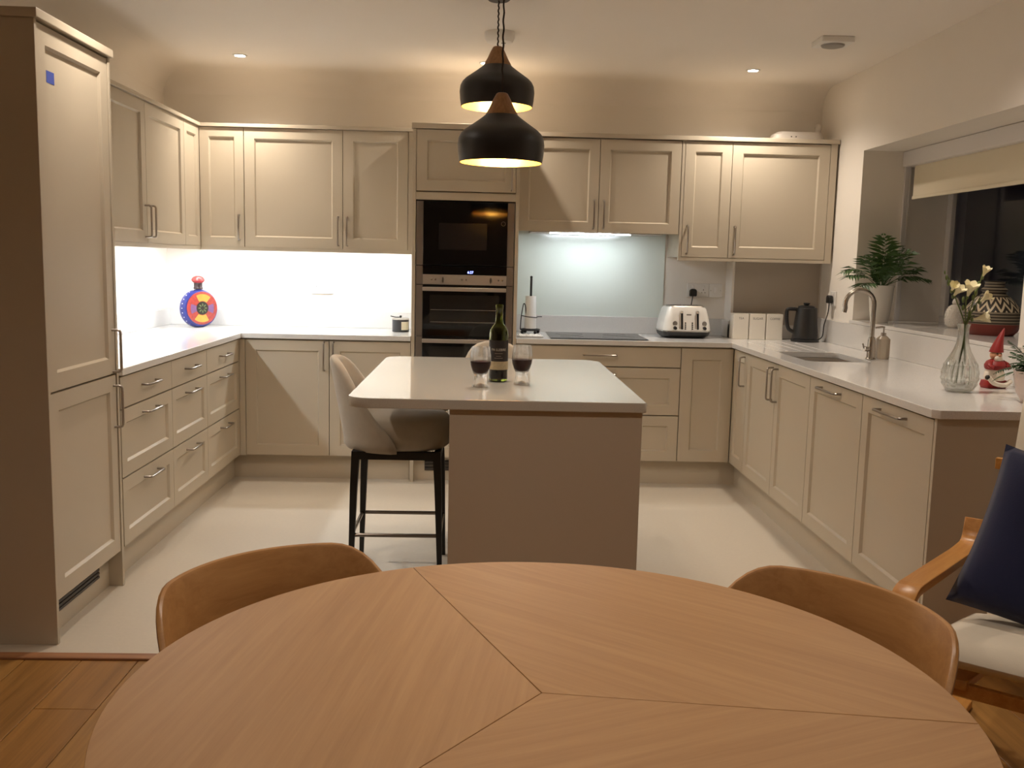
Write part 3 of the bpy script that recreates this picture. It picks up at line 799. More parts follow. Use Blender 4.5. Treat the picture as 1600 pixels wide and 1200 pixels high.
# cushion: seat and back pads
def pad(path, wx, th, dome=.012):
    n = len(path); m = 14; rows = []
    for i,(y,z) in enumerate(path):
        a = path[max(i-1,0)]; b = path[min(i+1,n-1)]
        d = Vector((b[0]-a[0], b[1]-a[1])).normalized(); nn = Vector((-d.y, d.x))
        e = 1-abs(2*i/(n-1)-1)**10
        row = []
        for k in range(2*m):
            t = k/m
            u, side = (-1+2*t, 1) if t <= 1 else (1-2*(t-1), -1)
            f = (1-abs(u)**8)**.5*e**.5 if abs(u) < 1 else 0
            h = side*th/2*max(f,.02)+dome*(1-u*u)*e
            row.append((u*wx, y+nn.x*(h+th/2), z+nn.y*(h+th/2)))
        row.append(row[0]); rows.append(row)
    g = G().grid(rows); g.f.append(tuple(range(2*m))); g.f.append(tuple((n-1)*(2*m+1)+j for j in range(2*m)))
    return g
def poly(pts, n):
    out = []
    for i in range(len(pts)-1):
        for k in range(n): out.append((pts[i][0]+(pts[i+1][0]-pts[i][0])*k/n, pts[i][1]+(pts[i+1][1]-pts[i][1])*k/n))
    out.append(pts[-1]); return out
pad(poly([(-.40,.412),(-.1,.365),(.20,.315)],8), .292, .075).build('seat_cushion', CREAM, AC, smooth=True, angle=80)
pad(poly([(.19,.330),(.33,.66),(.47,.985)],8), .225, .075).build('back_cushion', CREAM, AC, smooth=True, angle=80)
# navy cushion on it
def pillow(w, h, th, seg=20):
    rows = []
    for s in (1,-1):
        for i in range(seg+1):
            row = []
            for j in range(seg+1):
                u = -1+2*i/seg; v = -1+2*j/seg
                k = 1-.07*(1-u*u)-0; k2 = 1-.07*(1-v*v)
                d = (max(0,1-u**4)*max(0,1-v**4))**.55
                row.append((u*w/2*(1-.06*(1-v*v)), s*th/2*d, v*h/2*(1-.06*(1-u*u))))
            rows.append((s,row))
    g = G(); g.grid([r for s,r in rows if s == 1]); g.grid([r for s,r in rows if s == -1])
    return g
pw = pillow(.52,.475,.17).build('cushion', NAVY, None, smooth=True, angle=100)
tag(pw, 'navy blue square cushion leaning on the armchair', 'cushion')
Ma = Matrix.Translation((1.55,2.36,0)) @ Matrix.Rotation(rad(-39.8),4,'Z') @ Matrix.Translation((.0,.06,.642)) @ Matrix.Rotation(rad(-24),4,'X') @ Matrix.Rotation(rad(10),4,'Y')
pw.matrix_world = Ma
# ------------------------------------------------------------------ roller blind
bl = thing('roller_blind', 'cream roller blind with a white cassette across the window recess', 'blind', (2.5,4.8,1.80), world=True)
G().box((2.470,WY0+.003,1.985),(2.560,WY1-.003,WZ1-.001)).build('cassette', UPVC, bl, bevel=.006)
BLF = P('cream_blind_fabric', (226,215,190), .85, bump=.2, bscale=600, var=.02)
G().box((2.5135,WY0+.03,1.812),(2.516,WY1-.075,1.9848)).build('fabric', BLF, bl)
G().box((2.507,WY0+.03,1.793),(2.5225,WY1-.075,1.8118)).build('bottom_bar', BLF, bl, bevel=.003)
ch = [(2.500,WY1-.045,1.984),(2.500,WY1-.045,1.36),(2.503,WY1-.030,1.345),(2.506,WY1-.045,1.36),(2.506,WY1-.045,1.984)]
G().tube(ch,.0016,5).build('bead_chain', UPVC, bl)

# ------------------------------------------------------------------ sockets and plugs
SOCK = P('socket_white', (232,228,222), .35)
SLOT = P('socket_slot', (40,36,34), .6)
def socket(name, label, org, ux, nrm, kind):
    """face plate on a wall: org centre, ux direction along the wall, nrm out of it"""
    ux = Vector(ux); nn = Vector(nrm); uz = Vector((0,0,1)); o = Vector(org)
    f = lambda a,b,c: o+ux*a+uz*b+nn*c
    t = thing(name, label, 'socket', o+uz*-.05, world=True)
    w_ = .074 if kind == 'double' else .044
    G().box((-w_,-.046,.0008),(w_,.046,.010)).xf(f).build('face_plate', SOCK, t, bevel=.003)
    cs = (-.037,.037) if kind == 'double' else (0,)
    for cx in cs:
        if kind == 'switch':
            G().box((-.012,-.020,.0101),(.012,.020,.0145)).xf(f).build('rocker', SOCK, t, bevel=.002)
            for s in (-1,1): G().lathe([(.0,.0101),(.003,.0101),(.003,.0110),(.0,.0110)],10,(s*.033,0,0)).xf(lambda a,b,c: f(a,b,c)).build('screw', STEEL, t)
        else:
            G().box((cx-.010,.012,.0101),(cx+.010,.034,.0135)).xf(f).build('switch', SOCK, t, bevel=.002)
            for a,b,ww,hh in ((0,.003,.004,.008),(-.011,-.016,.0065,.004),(.011,-.016,.0065,.004)):
                G().box((cx+a-ww/2,b-hh/2,.0100),(cx+a+ww/2,b+hh/2,.0105)).xf(f).build('slot', SLOT, t)
    return t, f
socket('wall_socket','white double socket on the bright wall left of the ovens',(-1.075,YB,1.180),(1,0,0),(0,-1,0),'double')
socket('wall_socket','white double socket with a black plug behind the toaster',(1.457,YB,1.213),(1,0,0),(0,-1,0),'double')
socket('wall_socket','white switch plate beside the toaster socket',(1.577,YB,1.213),(1,0,0),(0,-1,0),'switch')
socket('wall_socket','white single socket on the right wall by the kettle',(XR,6.035,1.19),(0,1,0),(-1,0,0),'single')
def plug(label, org, nrm, cord):
    o = Vector(org); nn = Vector(nrm); ux = nn.cross(Vector((0,0,1)))
    t = thing('plug', label, 'plug', o-Vector((0,0,.03)), world=True)
    f = lambda a,b,c: o+ux*a+Vector((0,0,1))*b+nn*c
    prof = rrect(-.024,-.026,.024,.024,[.008,.008,.018,.018],4)
    G().prism(prof,.0142,.045).xf(f).build('body', BLACK, t, bevel=.005)
    G().tube(cord,.0034,7).build('cord', BLACK, t, smooth=True)
def curve(pts, n=8):
    """Catmull-Rom through pts"""
    P_ = [Vector(p) for p in pts]; P_ = [2*P_[0]-P_[1]]+P_+[2*P_[-1]-P_[-2]]; out = []
    for i in range(1,len(P_)-2):
        for k in range(n):
            t = k/n; a,b,c,d = P_[i-1:i+3]
            out.append(.5*((2*b)+(-a+c)*t+(2*a-5*b+4*c-d)*t*t+(-a+3*b-3*c+d)*t**3))
    out.append(P_[-2]); return out
plug('black plug with cord in the socket behind the toaster',(1.420,YB,1.198),(0,-1,0),curve([(1.420,YB-.030,1.178),(1.412,YB-.034,1.13),(1.40,YB-.045,1.06),(1.39,YB-.05,.95)]))
plug('black plug with dangling cord in the right wall socket',(XR,6.035,1.186),(-1,0,0),curve([(XR-.030,6.035,1.165),(XR-.032,6.04,1.10),(XR-.045,6.06,1.02),(2.19,6.08,.945),(2.155,6.075,.918)]))

# ------------------------------------------------------------------ moon flask
RED = P('painted_red', (150,58,50), .3, var=.5, vscale=60)
YEL = P('painted_yellow', (196,146,66), .3, var=.25, vscale=25)
PUR = P('painted_purple', (112,78,118), .3, var=.25, vscale=60)
BLU = P('painted_blue', (36,44,116), .3, var=.5, vscale=45)
DKG = P('painted_dark', (36,32,26), .35, var=.3, vscale=80)
fl = thing('moon_flask', 'round painted moon flask in red, yellow and blue with a red stopper', 'vase', (-1.832,6.24,WT1+.0006), rad(46))
# local: face looks along -y
prof = [(.0,-.044),(.098,-.044),(.112,-.038),(.121,-.022),(.124,0),(.121,.022),(.112,.038),(.098,.044),(.0,.044)]
RX = Matrix.Translation((0,0,.124)) @ Matrix.Rotation(PI/2,4,'X')
g = G().lathe(prof,48).mat(RX); g.v = [(x,y,max(z-.004,.0)) for x,y,z in g.v]
g.build('body', BLU, fl, smooth=True)
fc = G().lathe([(.0,.0441),(.096,.0441),(.106,.0425),(.106,.0455),(.097,.0475),(.0,.0475)],48).mat(RX).build('face_disc', RED, fl, smooth=True)
def patch(a0,a1,r0,r1,m,nm):
    n = 12; pts = [(r1*math.cos(a0+(a1-a0)*k/n), r1*math.sin(a0+(a1-a0)*k/n)) for k in range(n+1)]+[(r0*math.cos(a1-(a1-a0)*k/n), r0*math.sin(a1-(a1-a0)*k/n)) for k in range(n+1)]
    G().prism(pts,.0476,.0488).mat(RX).build(nm, m, fc)
patch(rad(50),rad(118),.046,.090,YEL,'yellow_patch'); patch(rad(232),rad(300),.046,.090,YEL,'yellow_patch')
patch(rad(160),rad(205),.042,.082,PUR,'purple_patch'); patch(rad(335),rad(380),.042,.082,PUR,'purple_patch')
md = G().lathe([(.0,.0476),(.042,.0476),(.042,.0495),(.038,.0505),(.0,.0505)],32).mat(RX).build('medallion', DKG, fc, smooth=True)
PET = P('petal_green', (96,110,72), .35)
for k in range(8):
    a = 2*PI*k/8
    G().ball((.022*math.cos(a),.022*math.sin(a),.0508),.010,.0045,.0012,10,6).mat(Matrix.Identity(4)).xf(lambda x,y,z,a=a: (.022*math.cos(a)+((x-.022*math.cos(a))*math.cos(a)-(y-.022*math.sin(a))*math.sin(a)), .022*math.sin(a)+((x-.022*math.cos(a))*math.sin(a)+(y-.022*math.sin(a))*math.cos(a)), z)).mat(RX).build('petal', PET, fc, smooth=True)
for k in range(26):
    a = 2*PI*k/26
    G().ball((.1235*math.cos(a),.1235*math.sin(a),.014),.0035,seg=8,rings=6).mat(RX).build('white_dot', WHITEP, fl, smooth=True) if .2 < (k/26) % 1 < .74 else None
G().lathe([(.0,.244),(.028,.244),(.030,.252),(.027,.258),(.027,.278),(.030,.284),(.0,.284)],24).build('neck', P('dark_neck', (52,34,36), .3, var=.3, vscale=60), fl, smooth=True)
G().lathe([(.0,.2842),(.026,.2842),(.034,.290),(.041,.299),(.040,.309),(.031,.321),(.016,.328),(.0,.330)],24).build('stopper', P('stopper_red', (168,60,58), .25, var=.15, vscale=50), fl, smooth=True)

# ------------------------------------------------------------------ small lidded pot
t = thing('lidded_pot', 'small black lidded pot with a cream label by the oven housing', 'pot', (-.527,6.20,WT1+.0006), rad(20))
G().lathe([(.0,.0),(.052,.0),(.054,.003),(.054,.078),(.0,.078)],32).build('body', P('charcoal_pot', (42,41,44), .4), t, smooth=True)
lp = [(.0548*math.sin(rad(-10+62*k/10)), -.0548*math.cos(rad(-10+62*k/10))) for k in range(11)]
lq = [(.0541*math.sin(rad(-10+62*k/10)), -.0541*math.cos(rad(-10+62*k/10))) for k in range(11)]
G().prism(lp+lq[::-1],.014,.066).build('label_paper', P('cream_label', (226,220,198), .7), t)
G().lathe([(.0,.0782),(.056,.0782),(.057,.084),(.050,.088),(.0,.089)],32).build('lid', P('silver_lid', (190,188,184), .3, .8), t, smooth=True)
G().lathe([(.0,.0892),(.005,.0892),(.008,.098),(.006,.104),(.0,.105)],14).build('lid_knob', BLACK, t, smooth=True)
G().tube(curve([(.0,-.004,.094),(-.035,-.01,.094),(-.07,-.015,.102)]),.003,6).build('spoon_handle', BLACK, t, smooth=True)

# ------------------------------------------------------------------ kitchen roll
t = thing('kitchen_roll_holder', 'black wire kitchen roll holder with a nearly used white roll', 'roll holder', (.316,6.27,WT1+.0006))
IRON = P('black_iron', (20,18,20), .5)
G().tube([(0,0,.018),(0,0,.37)],.0075,10).build('post', IRON, t, smooth=True)
G().lathe([(.0,.366),(.008,.366),(.009,.372),(.0,.378)],12).build('finial', IRON, t, smooth=True)
g = G().lathe([(.012,.034),(.040,.034),(.038,.12),(.0345,.245),(.012,.245)],32,cap=False); g.build('paper_roll', P('white_paper', (240,238,234), .9, bump=.3, bscale=150), t, smooth=True)
ring = [(.062*math.cos(2*PI*k/28), .062*math.sin(2*PI*k/28), .026) for k in range(28)]
G().tube(ring,.005,7,closed=True).build('base_ring', IRON, t, smooth=True)
G().tube([(-.062,0,.026),(.062,0,.026)],.004,6).build('base_bar', IRON, t, smooth=True)
for k in range(4):
    a = rad(30+90*k); G().ball((.062*math.cos(a),.062*math.sin(a),.0115),.0115,seg=12,rings=8).build('ball_foot', IRON, t, smooth=True)
loop = curve([(-.066,-.02,.028),(-.062,-.02,.10),(-.058,-.02,.135),(-.050,-.02,.185),(-.044,-.02,.196),(-.037,-.02,.185),(-.030,-.02,.14),(-.026,-.02,.10),(-.030,-.02,.028)],5)
G().tube(loop,.0032,6).build('bottle_loop', IRON, t, smooth=True)
G().tube(curve([(-.060,-.02,.118),(-.02,-.055,.112),(.035,-.050,.108),(.045,-.02,.112),(.075,.0,.112)],5),.003,6).build('arm', IRON, t, smooth=True)

# ------------------------------------------------------------------ wavy white trivet
t = thing('trivet', 'small white wavy trivet in front of the kitchen roll', 'trivet', (.305,6.02,WT1+.0006))
for k in range(5):
    y = -.07+.035*k
    G().tube([(-.07+.14*i/28, y+.006*math.sin(i*.9), .006+.002*math.sin(i*.9)) for i in range(29)],.004,6).build('wavy_bar', WHITEP, t, smooth=True)
G().tube([(x,y,.004) for x,y in rrect(-.078,-.082,.078,.082,.02,4)],.004,6,closed=True).build('frame', P('trivet_grey', (170,168,166), .4), t, smooth=True)

# ------------------------------------------------------------------ hob
t = thing('hob', 'flat black glass induction hob in the worktop', 'hob', (.73,6.14,WT1+.0004))
G().prism(rrect(-.305,-.255,.305,.255,.006),0,.005).build('glass_plate', P('hob_glass', (22,22,24), .16), t, bevel=.001, bseg=1)
for x_,y_,r_ in ((-.16,.11,.09),(-.16,-.11,.075),(.14,.11,.075),(.14,-.10,.105)):
    G().tube([(x_+r_*math.cos(2*PI*k/40), y_+r_*math.sin(2*PI*k/40), .0051) for k in range(40)],.0008,4,closed=True).build('zone_ring', P('zone_print', (90,90,92), .4), t)

# ------------------------------------------------------------------ toaster
TO = thing('toaster', 'white and chrome four-slot toaster on a black base', 'toaster', (1.318,6.235,WT1+.0006), rad(4))
def loft(secs, z, n=8):
    rows = [[(x,y,zz) for x,y in rrect(*s,n)] for s,zz in zip(secs,z)]
    m = len(rows[0]); g = G(); vs = [p for r in rows for p in r]; fs = [tuple(range(m-1,-1,-1)), tuple((len(rows)-1)*m+i for i in range(m))]
    for a in range(len(rows)-1): fs += [(a*m+i,a*m+(i+1)%m,(a+1)*m+(i+1)%m,(a+1)*m+i) for i in range(m)]
    return g.add(vs, fs)
loft([(-.130,-.10,.130,.11,.05),(-.150,-.12,.150,.125,.05),(-.158,-.128,.158,.128,.05)],[.002,.018,.042]).build('base', BLACK, TO, smooth=True)
loft([(-.162,-.131,.162,.131,.05),(-.162,-.131,.162,.131,.05)],[.0425,.048]).build('chrome_band', CHROME, TO, smooth=True)
TW = P('toaster_white', (232,229,222), .18, Coat_Weight=.5)
loft([(-.158,-.128,.158,.128,.05),(-.156,-.126,.156,.126,.05),(-.145,-.118,.145,.118,.045),(-.130,-.108,.130,.108,.04),(-.122,-.10,.122,.10,.035)],[.0485,.075,.13,.185,.200]).build('body', TW, TO, smooth=True)
tp = loft([(-.118,-.095,.118,.095,.03),(-.112,-.09,.112,.09,.03)],[.2003,.208]).build('top_plate', STEEL, TO, smooth=True)
for sx in (-1,1):
    for yy in (-.052,.045):
        G().box((sx*.058-.048,yy-.014,.2081),(sx*.058+.048,yy+.014,.2090)).build('slot', P('toaster_slot', (24,22,20), .6), tp)
fy = lambda z: -.128+(.128-.100)*max(0,(z-.05)/.15)**1.3-.0012
def onface(x,z): return (x, fy(z), z)
for sx, nm in ((-.042,0),(.062,0)):
    G().prism(rrect(sx-.007,.058,sx+.007,.165,.006,3),-.002,.002).xf(lambda x,y,z: (x, fy(y)+z-.001, y)).build('lever_track', BLACK, TO)
    lv = G().tube([(sx-.006,fy(.168)-.002,.168),(sx-.006,fy(.168)-.024,.170)],[.010,.0085],14).build('lever', CHROME, TO, smooth=True)
    G().prism(rrect(sx-.018,.062,sx-.008,.150,.004,3),-.002,.004).xf(lambda x,y,z: (x, fy(y)-z, y)).build('lever_trim', CHROME, TO)
for kx in (-.088,.106):
    k_ = G().tube([(kx,fy(.068)+.002,.068),(kx,fy(.068)-.016,.066)],[.0115,.010],18).build('knob', BLACK, TO, smooth=True)
    G().tube([(kx,fy(.096)+.003,.096),(kx,fy(.096)-.0015,.096)],[.0155,.0155],20).build('dial_ring', P('dial_grey', (150,146,140), .3, .8), TO, smooth=True)
for bx in (-.020,.026):
    for k in range(4):
        z = .062+.0125*k
        G().tube([(bx,fy(z)+.002,z),(bx,fy(z)-.004,z)],.0045,10).build('button', BLACK, TO, smooth=True)
G().prism(rrect(-.012,.148,.020,.157,.001,2),-.001,.001).xf(lambda x,y,z: (x, fy(y)-.001-z, y)).build('badge', P('badge_grey', (140,136,132), .3, .6), TO)

# ------------------------------------------------------------------ canisters
CW = P('canister_white', (230,224,212), .4)
INK = P('canister_ink', (110,104,98), .6)
for x0, x1, word in ((1.6290,1.7310,'TEA'),(1.7360,1.8420,'SUGAR'),(1.8470,1.9560,'COFFEE')):
    cx = (x0+x1)/2; hw = (x1-x0)/2
    t = thing('canister', 'square white storage canister lettered %s beside the kettle' % word, 'canister', (cx,6.205,WT1+.0006), group='lettered canisters')
    G().prism(rrect(-hw,-.050,hw,.050,.006,3),0,.158).build('body', CW, t, bevel=.001, bseg=1)
    G().prism(rrect(-hw+.001,-.049,hw-.001,.049,.006,3),.1586,.166).build('lid', CW, t, bevel=.001, bseg=1)
    sz = {'TEA':.020,'SUGAR':.021,'COFFEE':.0195}[word]
    tag(text_geo(word, sz).mat(Matrix.Translation((.0,-.0506,.135)) @ Matrix.Rotation(PI/2,4,'X')).build('lettering', INK, t, fix=False), 'grey lettering')

# ------------------------------------------------------------------ kettle
KB = P('kettle_black', (24,23,24), .42)
KT = thing('kettle', 'matt black jug kettle with side handle in the right corner', 'kettle', (2.070,6.06,WT1+.0006))
G().lathe([(.0,.0),(.084,.0),(.086,.004),(.084,.018),(.0,.018)],36).build('power_base', KB, KT, smooth=True)
rows = []
for k in range(40):
    a = 2*PI*k/40; row = []
    for r, z in ((.0,.0185),(.078,.0185),(.080,.024),(.078,.06),(.072,.12),(.064,.19),(.0605,.213),(.057,.216),(.0,.216)):
        s = 1+.16*max(0,math.cos(a))**10*max(0,(z-.13)/.085) if r > 0 else 1
        row.append((r*s*math.cos(a), r*s*math.sin(a), z))
    rows.append(row)
G().grid(rows, closed_u=True).build('body', KB, KT, smooth=True)
G().lathe([(.0,.2165),(.052,.2165),(.051,.225),(.036,.231),(.0,.232)],32).build('lid', KB, KT, smooth=True)
G().lathe([(.0,.2322),(.012,.2322),(.020,.240),(.020,.247),(.0,.249)],20).build('lid_knob', KB, KT, smooth=True)
G().tube(curve([(-.058,0,.205),(-.085,0,.207),(-.120,0,.203),(-.126,0,.17),(-.122,0,.12),(-.108,0,.08),(-.078,0,.062)],6),.0095,8,flat=1.3).build('handle', KB, KT, smooth=True)

# ------------------------------------------------------------------ tap, soap bottle
BST = P('brushed_tap', (176,168,158), .25, 1.0)
t = thing('tap', 'brushed steel swan-neck kitchen tap behind the sink', 'tap', (2.045,4.945,WT1+.0006))
G().lathe([(.0,.0),(.026,.0),(.027,.004),(.021,.010),(.020,.10),(.016,.118),(.0,.118)],24).build('body', BST, t, smooth=True)
R_ = .077
neck = [(0,0,.10),(0,0,.18),(0,0,.285)]+[(-R_+R_*math.cos(a), .0, .285+R_*math.sin(a)) for a in [PI*k/14*1.08 for k in range(1,15)]]
neck.append((neck[-1][0]-.004, 0, neck[-1][2]-.022))
G().tube(neck,.0115,14).build('spout', BST, t, smooth=True)
lv = G().tube([(-.018,-.01,.055),(-.050,-.028,.058)],[.012,.013],14).build('lever', BST, t, smooth=True)
G().tube([(-.048,-.027,.06),(-.058,-.031,.085)],.004,8).build('pin', BST, lv, smooth=True)
t = thing('soap_dispenser', 'clear soap bottle with a metal pump behind the tap', 'soap bottle', (2.125,4.99,WT1+.0006))
loft([(-.028,-.028,.028,.028,.01),(-.030,-.030,.030,.030,.01),(-.030,-.030,.030,.030,.01),(-.016,-.016,.016,.016,.01)],[.0,.006,.105,.122]).build('bottle', P('clear_soap_bottle', (206,190,168), .12, Transmission_Weight=.6), t, smooth=True)
G().lathe([(.0,.1222),(.014,.1222),(.014,.138),(.004,.140),(.004,.165),(.0,.165)],16).build('pump', BST, t, smooth=True)
G().tube([(.004,0,.166),(-.010,0,.170),(-.045,0,.164)],.005,8).build('nozzle', BST, t, smooth=True)

# ------------------------------------------------------------------ plants
LEAF = P('palm_green', (62,92,40), .45, var=.3, vscale=20)
LEAF2 = P('fern_green', (46,80,38), .5, var=.35, vscale=25)
STEM = P('plant_stem', (70,84,44), .6)
def frond(rng, az, length, lift, droop, n, ll, lw, mat, parent, base=(0,0,0), taper=True, name='frond', start=.25):
    """arching rib with paired leaflets, one mesh"""
    g = G(); pts = []; d = Vector((math.cos(az), math.sin(az), 0)); sd = Vector((-d.y, d.x, 0))
    for k in range(13):
        s = k/12
        pts.append(Vector(base)+d*(length*s*math.cos(lift)*(1-.15*s))+Vector((0,0,length*(s*math.sin(lift)-droop*s*s))))
    g.tube(pts,[.0022*(1-.75*k/12) for k in range(13)],5)
    for i in range(n):
        s = start+(1-start)*i/(n-1)
        j = min(11,int(s*12)); f = s*12-j; p = pts[j]*(1-f)+pts[j+1]*f; tdir = (pts[j+1]-pts[j]).normalized()
        env = math.sin(PI*min(1,(s-start)/(1-start)*.82+.16))**.7 if taper else 1
        L = ll*env*rng.uniform(.9,1.08)
        for sgn in (-1,1):
            ld = (tdir*.62+sd*sgn*.85+Vector((0,0,-.12+rng.uniform(-.1,.1)))).normalized()
            nn = tdir.cross(sd)*(1 if rng.random() < 2 else 1)+sd*rng.uniform(-.25,.25); wv = ld.cross(nn).normalized()*lw/2
            a = p+ld*.002; m = p+ld*L*.45; e = p+ld*L+Vector((0,0,-L*.18)); c = m-nn.normalized()*lw*.16
            g.add([a, m+wv, e, m-wv, c], [(0,4,1),(1,4,2),(2,4,3),(3,4,0)])
    return g.build(name, mat, parent, fix=False, weld=False)
rng = random.Random(11)
pp = thing('potted_palm', 'green parlour palm in a white pot on the window sill', 'plant', (2.325,5.535,WZ0+.0206))
G().lathe([(.0,.0),(.048,.0),(.050,.004),(.058,.06),(.066,.14),(.069,.200),(.072,.205),(.072,.214),(.066,.214),(.064,.196),(.0,.196)],36).build('pot', P('white_ceramic', (228,222,212), .25), pp, smooth=True)
G().lathe([(.0,.1965),(.0635,.1965),(.05,.203),(.0,.206)],24).build('soil', P('potting_soil', (38,28,20), .95, bump=.8, bscale=120), pp, smooth=True)
for k in range(20):
    az = 2*PI*k*.382+rng.uniform(-.3,.3)
    ln = rng.uniform(.20,.34); lift = rad(rng.uniform(25,82))
    if math.sin(az) > .25: ln *= .5
    if math.sin(az) > .1 and lift < rad(50): lift = rad(70)
    frond(rng, az, ln, lift, rng.uniform(.2,.5)*math.cos(lift), 7, .120*ln/.28, .0175, LEAF, pp, (rng.uniform(-.03,.03),rng.uniform(-.03,.03),.20), start=.38)
for az, ln, lift, dr in ((PI*1.03,.42,46,.52),(PI*1.10,.36,36,.42),(-.08,.36,50,.5),(.0,.33,35,.38),(-.35,.35,30,.35),(-PI/2,.28,58,.4),(1.42*PI,.38,76,.22),(1.3*PI,.36,82,.15),(-.25,.36,66,.3),(1.2*PI,.28,20,.3),(-.1,.40,62,.35)):
    frond(rng, az, ln, rad(lift), dr, 9, .112, .0175, LEAF, pp, (0,0,.20), start=.35)

# fern on the worktop at the right edge
fp = thing('potted_fern', 'bushy fern in a white pot on the near end of the worktop', 'plant', (2.035,3.40,WT1+.0006))
rows = []
for r, z in ((.055,0),(.075,.03),(.088,.09),(.090,.115)):
    rows.append((r,z))
G().lathe([(.0,.0)]+rows+[(.085,.115),(.082,.10),(.0,.10)],8).build('pot', P('pink_white_pot', (222,206,198), .4), fp)
for k in range(34):
    az = 2*PI*k*.382+rng.uniform(-.3,.3); ln = rng.uniform(.13,.24); lift = rad(rng.uniform(12,75))
    if math.cos(az) > .3: ln *= .6
    if math.sin(az) < -.3: ln *= .8
    frond(rng, az, ln, lift, rng.uniform(.35,.7)*math.cos(lift), 15, .034, .0085, LEAF2, fp, (rng.uniform(-.02,.02),rng.uniform(-.02,.02),.105), start=.12)

# ------------------------------------------------------------------ cut glass vase with freesias
CG = clear_glass('cut_glass', (.97,.98,.97,1), .4)
vz = thing('glass_vase', 'pear-shaped cut glass vase on the right worktop', 'vase', (1.888,3.69,WT1+.0006))
outp = [(.0,.0),(.040,.0),(.052,.008),(.058,.018),(.0625,.029),(.0655,.040),(.0675,.051),(.068,.062),(.0675,.073),(.066,.084),(.064,.095),(.060,.107),(.056,.118),(.050,.130),(.034,.160),(.024,.190),(.020,.220),(.021,.250),(.025,.266)]
innp = [(.022,.266),(.0165,.250),(.0155,.220),(.0195,.190),(.029,.160),(.045,.130),(.058,.095),(.061,.062),(.056,.037),(.044,.016),(.0,.012)]
rows = []; N = 64
for k in range(N):
    a = 2*PI*k/N; row = []
    for r, z in outp:
        cut = 0.0045*math.cos(8*a+z*120)*math.cos(8*a-z*120)*(1 if .02 < z < .13 else 0) if r > 0 else 0
        row.append(((r+cut)*math.cos(a),(r+cut)*math.sin(a),z))
    row += [(r*math.cos(a),r*math.sin(a),z) for r, z in innp]
    rows.append(row)
G().grid(rows, closed_u=True).build('glass_body', CG, vz, smooth=True, angle=25)
PETAL = P('cream_petal', (240,232,196), .6, Subsurface_Weight=.0)
SEP = P('freesia_green', (92,106,52), .55)
def blossom(g, c, d, L, R):
    """funnel of six petals opening along d"""
    d = Vector(d).normalized(); u = d.orthogonal().normalized(); v = d.cross(u)
    for k in range(6):
        a = 2*PI*k/6; rdir = u*math.cos(a)+v*math.sin(a); tdir = -u*math.sin(a)+v*math.cos(a)
        rows = []
        for s, rr, ww in ((0,.08,.12),(.35,.22,.22),(.7,.55,.48),(.9,.85,.42),(1,1.0,.12)):
            p = Vector(c)+d*(L*s)+rdir*(R*rr)
            rows.append([p-tdir*(R*ww), p+rdir*(R*.05), p+tdir*(R*ww)])
        g.grid(rows)
    return g
def stem(name, label, pts, flowers, buds):
    t = thing(name, label, 'flower', Vector(pts[0]), group='freesia stems in the glass vase', world=True)
    G().tube(curve(pts,6),.0026,6).build('stem', SEP, t, smooth=True)
    for c, d, L, R in flowers:
        blossom(G(), c, d, L, R).build('blossom', PETAL, t, smooth=True, fix=False)
        G().ball(Vector(c)-Vector(d).normalized()*.004,.006,.006,.009,8,6).build('calyx', SEP, t, smooth=True)
    for c, r in buds:
        G().ball(c,r*.6,r*.6,r*1.3,8,8).build('bud', SEP, t, smooth=True)
VX, VY, VB = 1.888, 3.69, WT1+.0006
def V3(u, v, dy=0):   # place by height above the vase foot
    return (VX+u, VY+dy, VB+v)
stem('freesia','cream freesia leaning left over the vase, with a budded tip',[V3(.022,.030),V3(.006,.19),V3(.0,.27),V3(-.040,.36),V3(-.058,.41),V3(-.085,.455)],
     [(V3(-.056,.375,-.01),(.3,-.5,.7),.050,.024),(V3(-.064,.395,-.008),(-.1,-.6,.5),.042,.019)],[(V3(-.075,.425),.010),(V3(-.085,.445),.008),(V3(-.093,.465),.006)])
stem('freesia','cream freesia standing in the middle of the vase',[V3(-.022,.030),V3(.002,.19),V3(.004,.27),V3(.0,.34),V3(.002,.385)],
     [(V3(.002,.375,-.005),(.05,-.4,.9),.058,.030)],[(V3(-.012,.36),.010),(V3(-.010,.33),.009)])
stem('freesia','tallest cream freesia leaning right over the vase',[V3(-.010,.030,.02),V3(.004,.19,.004),V3(.008,.27),V3(.032,.37),V3(.052,.44),V3(.058,.47)],
     [(V3(.056,.452,-.004),(.15,-.4,.9),.042,.019)],[(V3(.044,.42),.011),(V3(.036,.39),.010),(V3(.062,.478),.007),(V3(.026,.37),.009)])
stem('freesia','short cream freesia with open flower at the right of the vase',[V3(.010,.030,-.02),V3(.006,.19,-.004),V3(.010,.27),V3(.040,.34),V3(.055,.37)],
     [(V3(.052,.355,-.008),(.5,-.5,.6),.046,.022)],[(V3(.035,.33),.010)])
stem('freesia','lowest drooping cream freesia at the rim of the vase',[V3(.0,.030,.025),V3(.008,.20,.006),V3(.012,.27),V3(.026,.295),V3(.038,.30)],
     [(V3(.030,.285,-.008),(.75,-.4,.2),.060,.024)],[(V3(.018,.305),.012)])

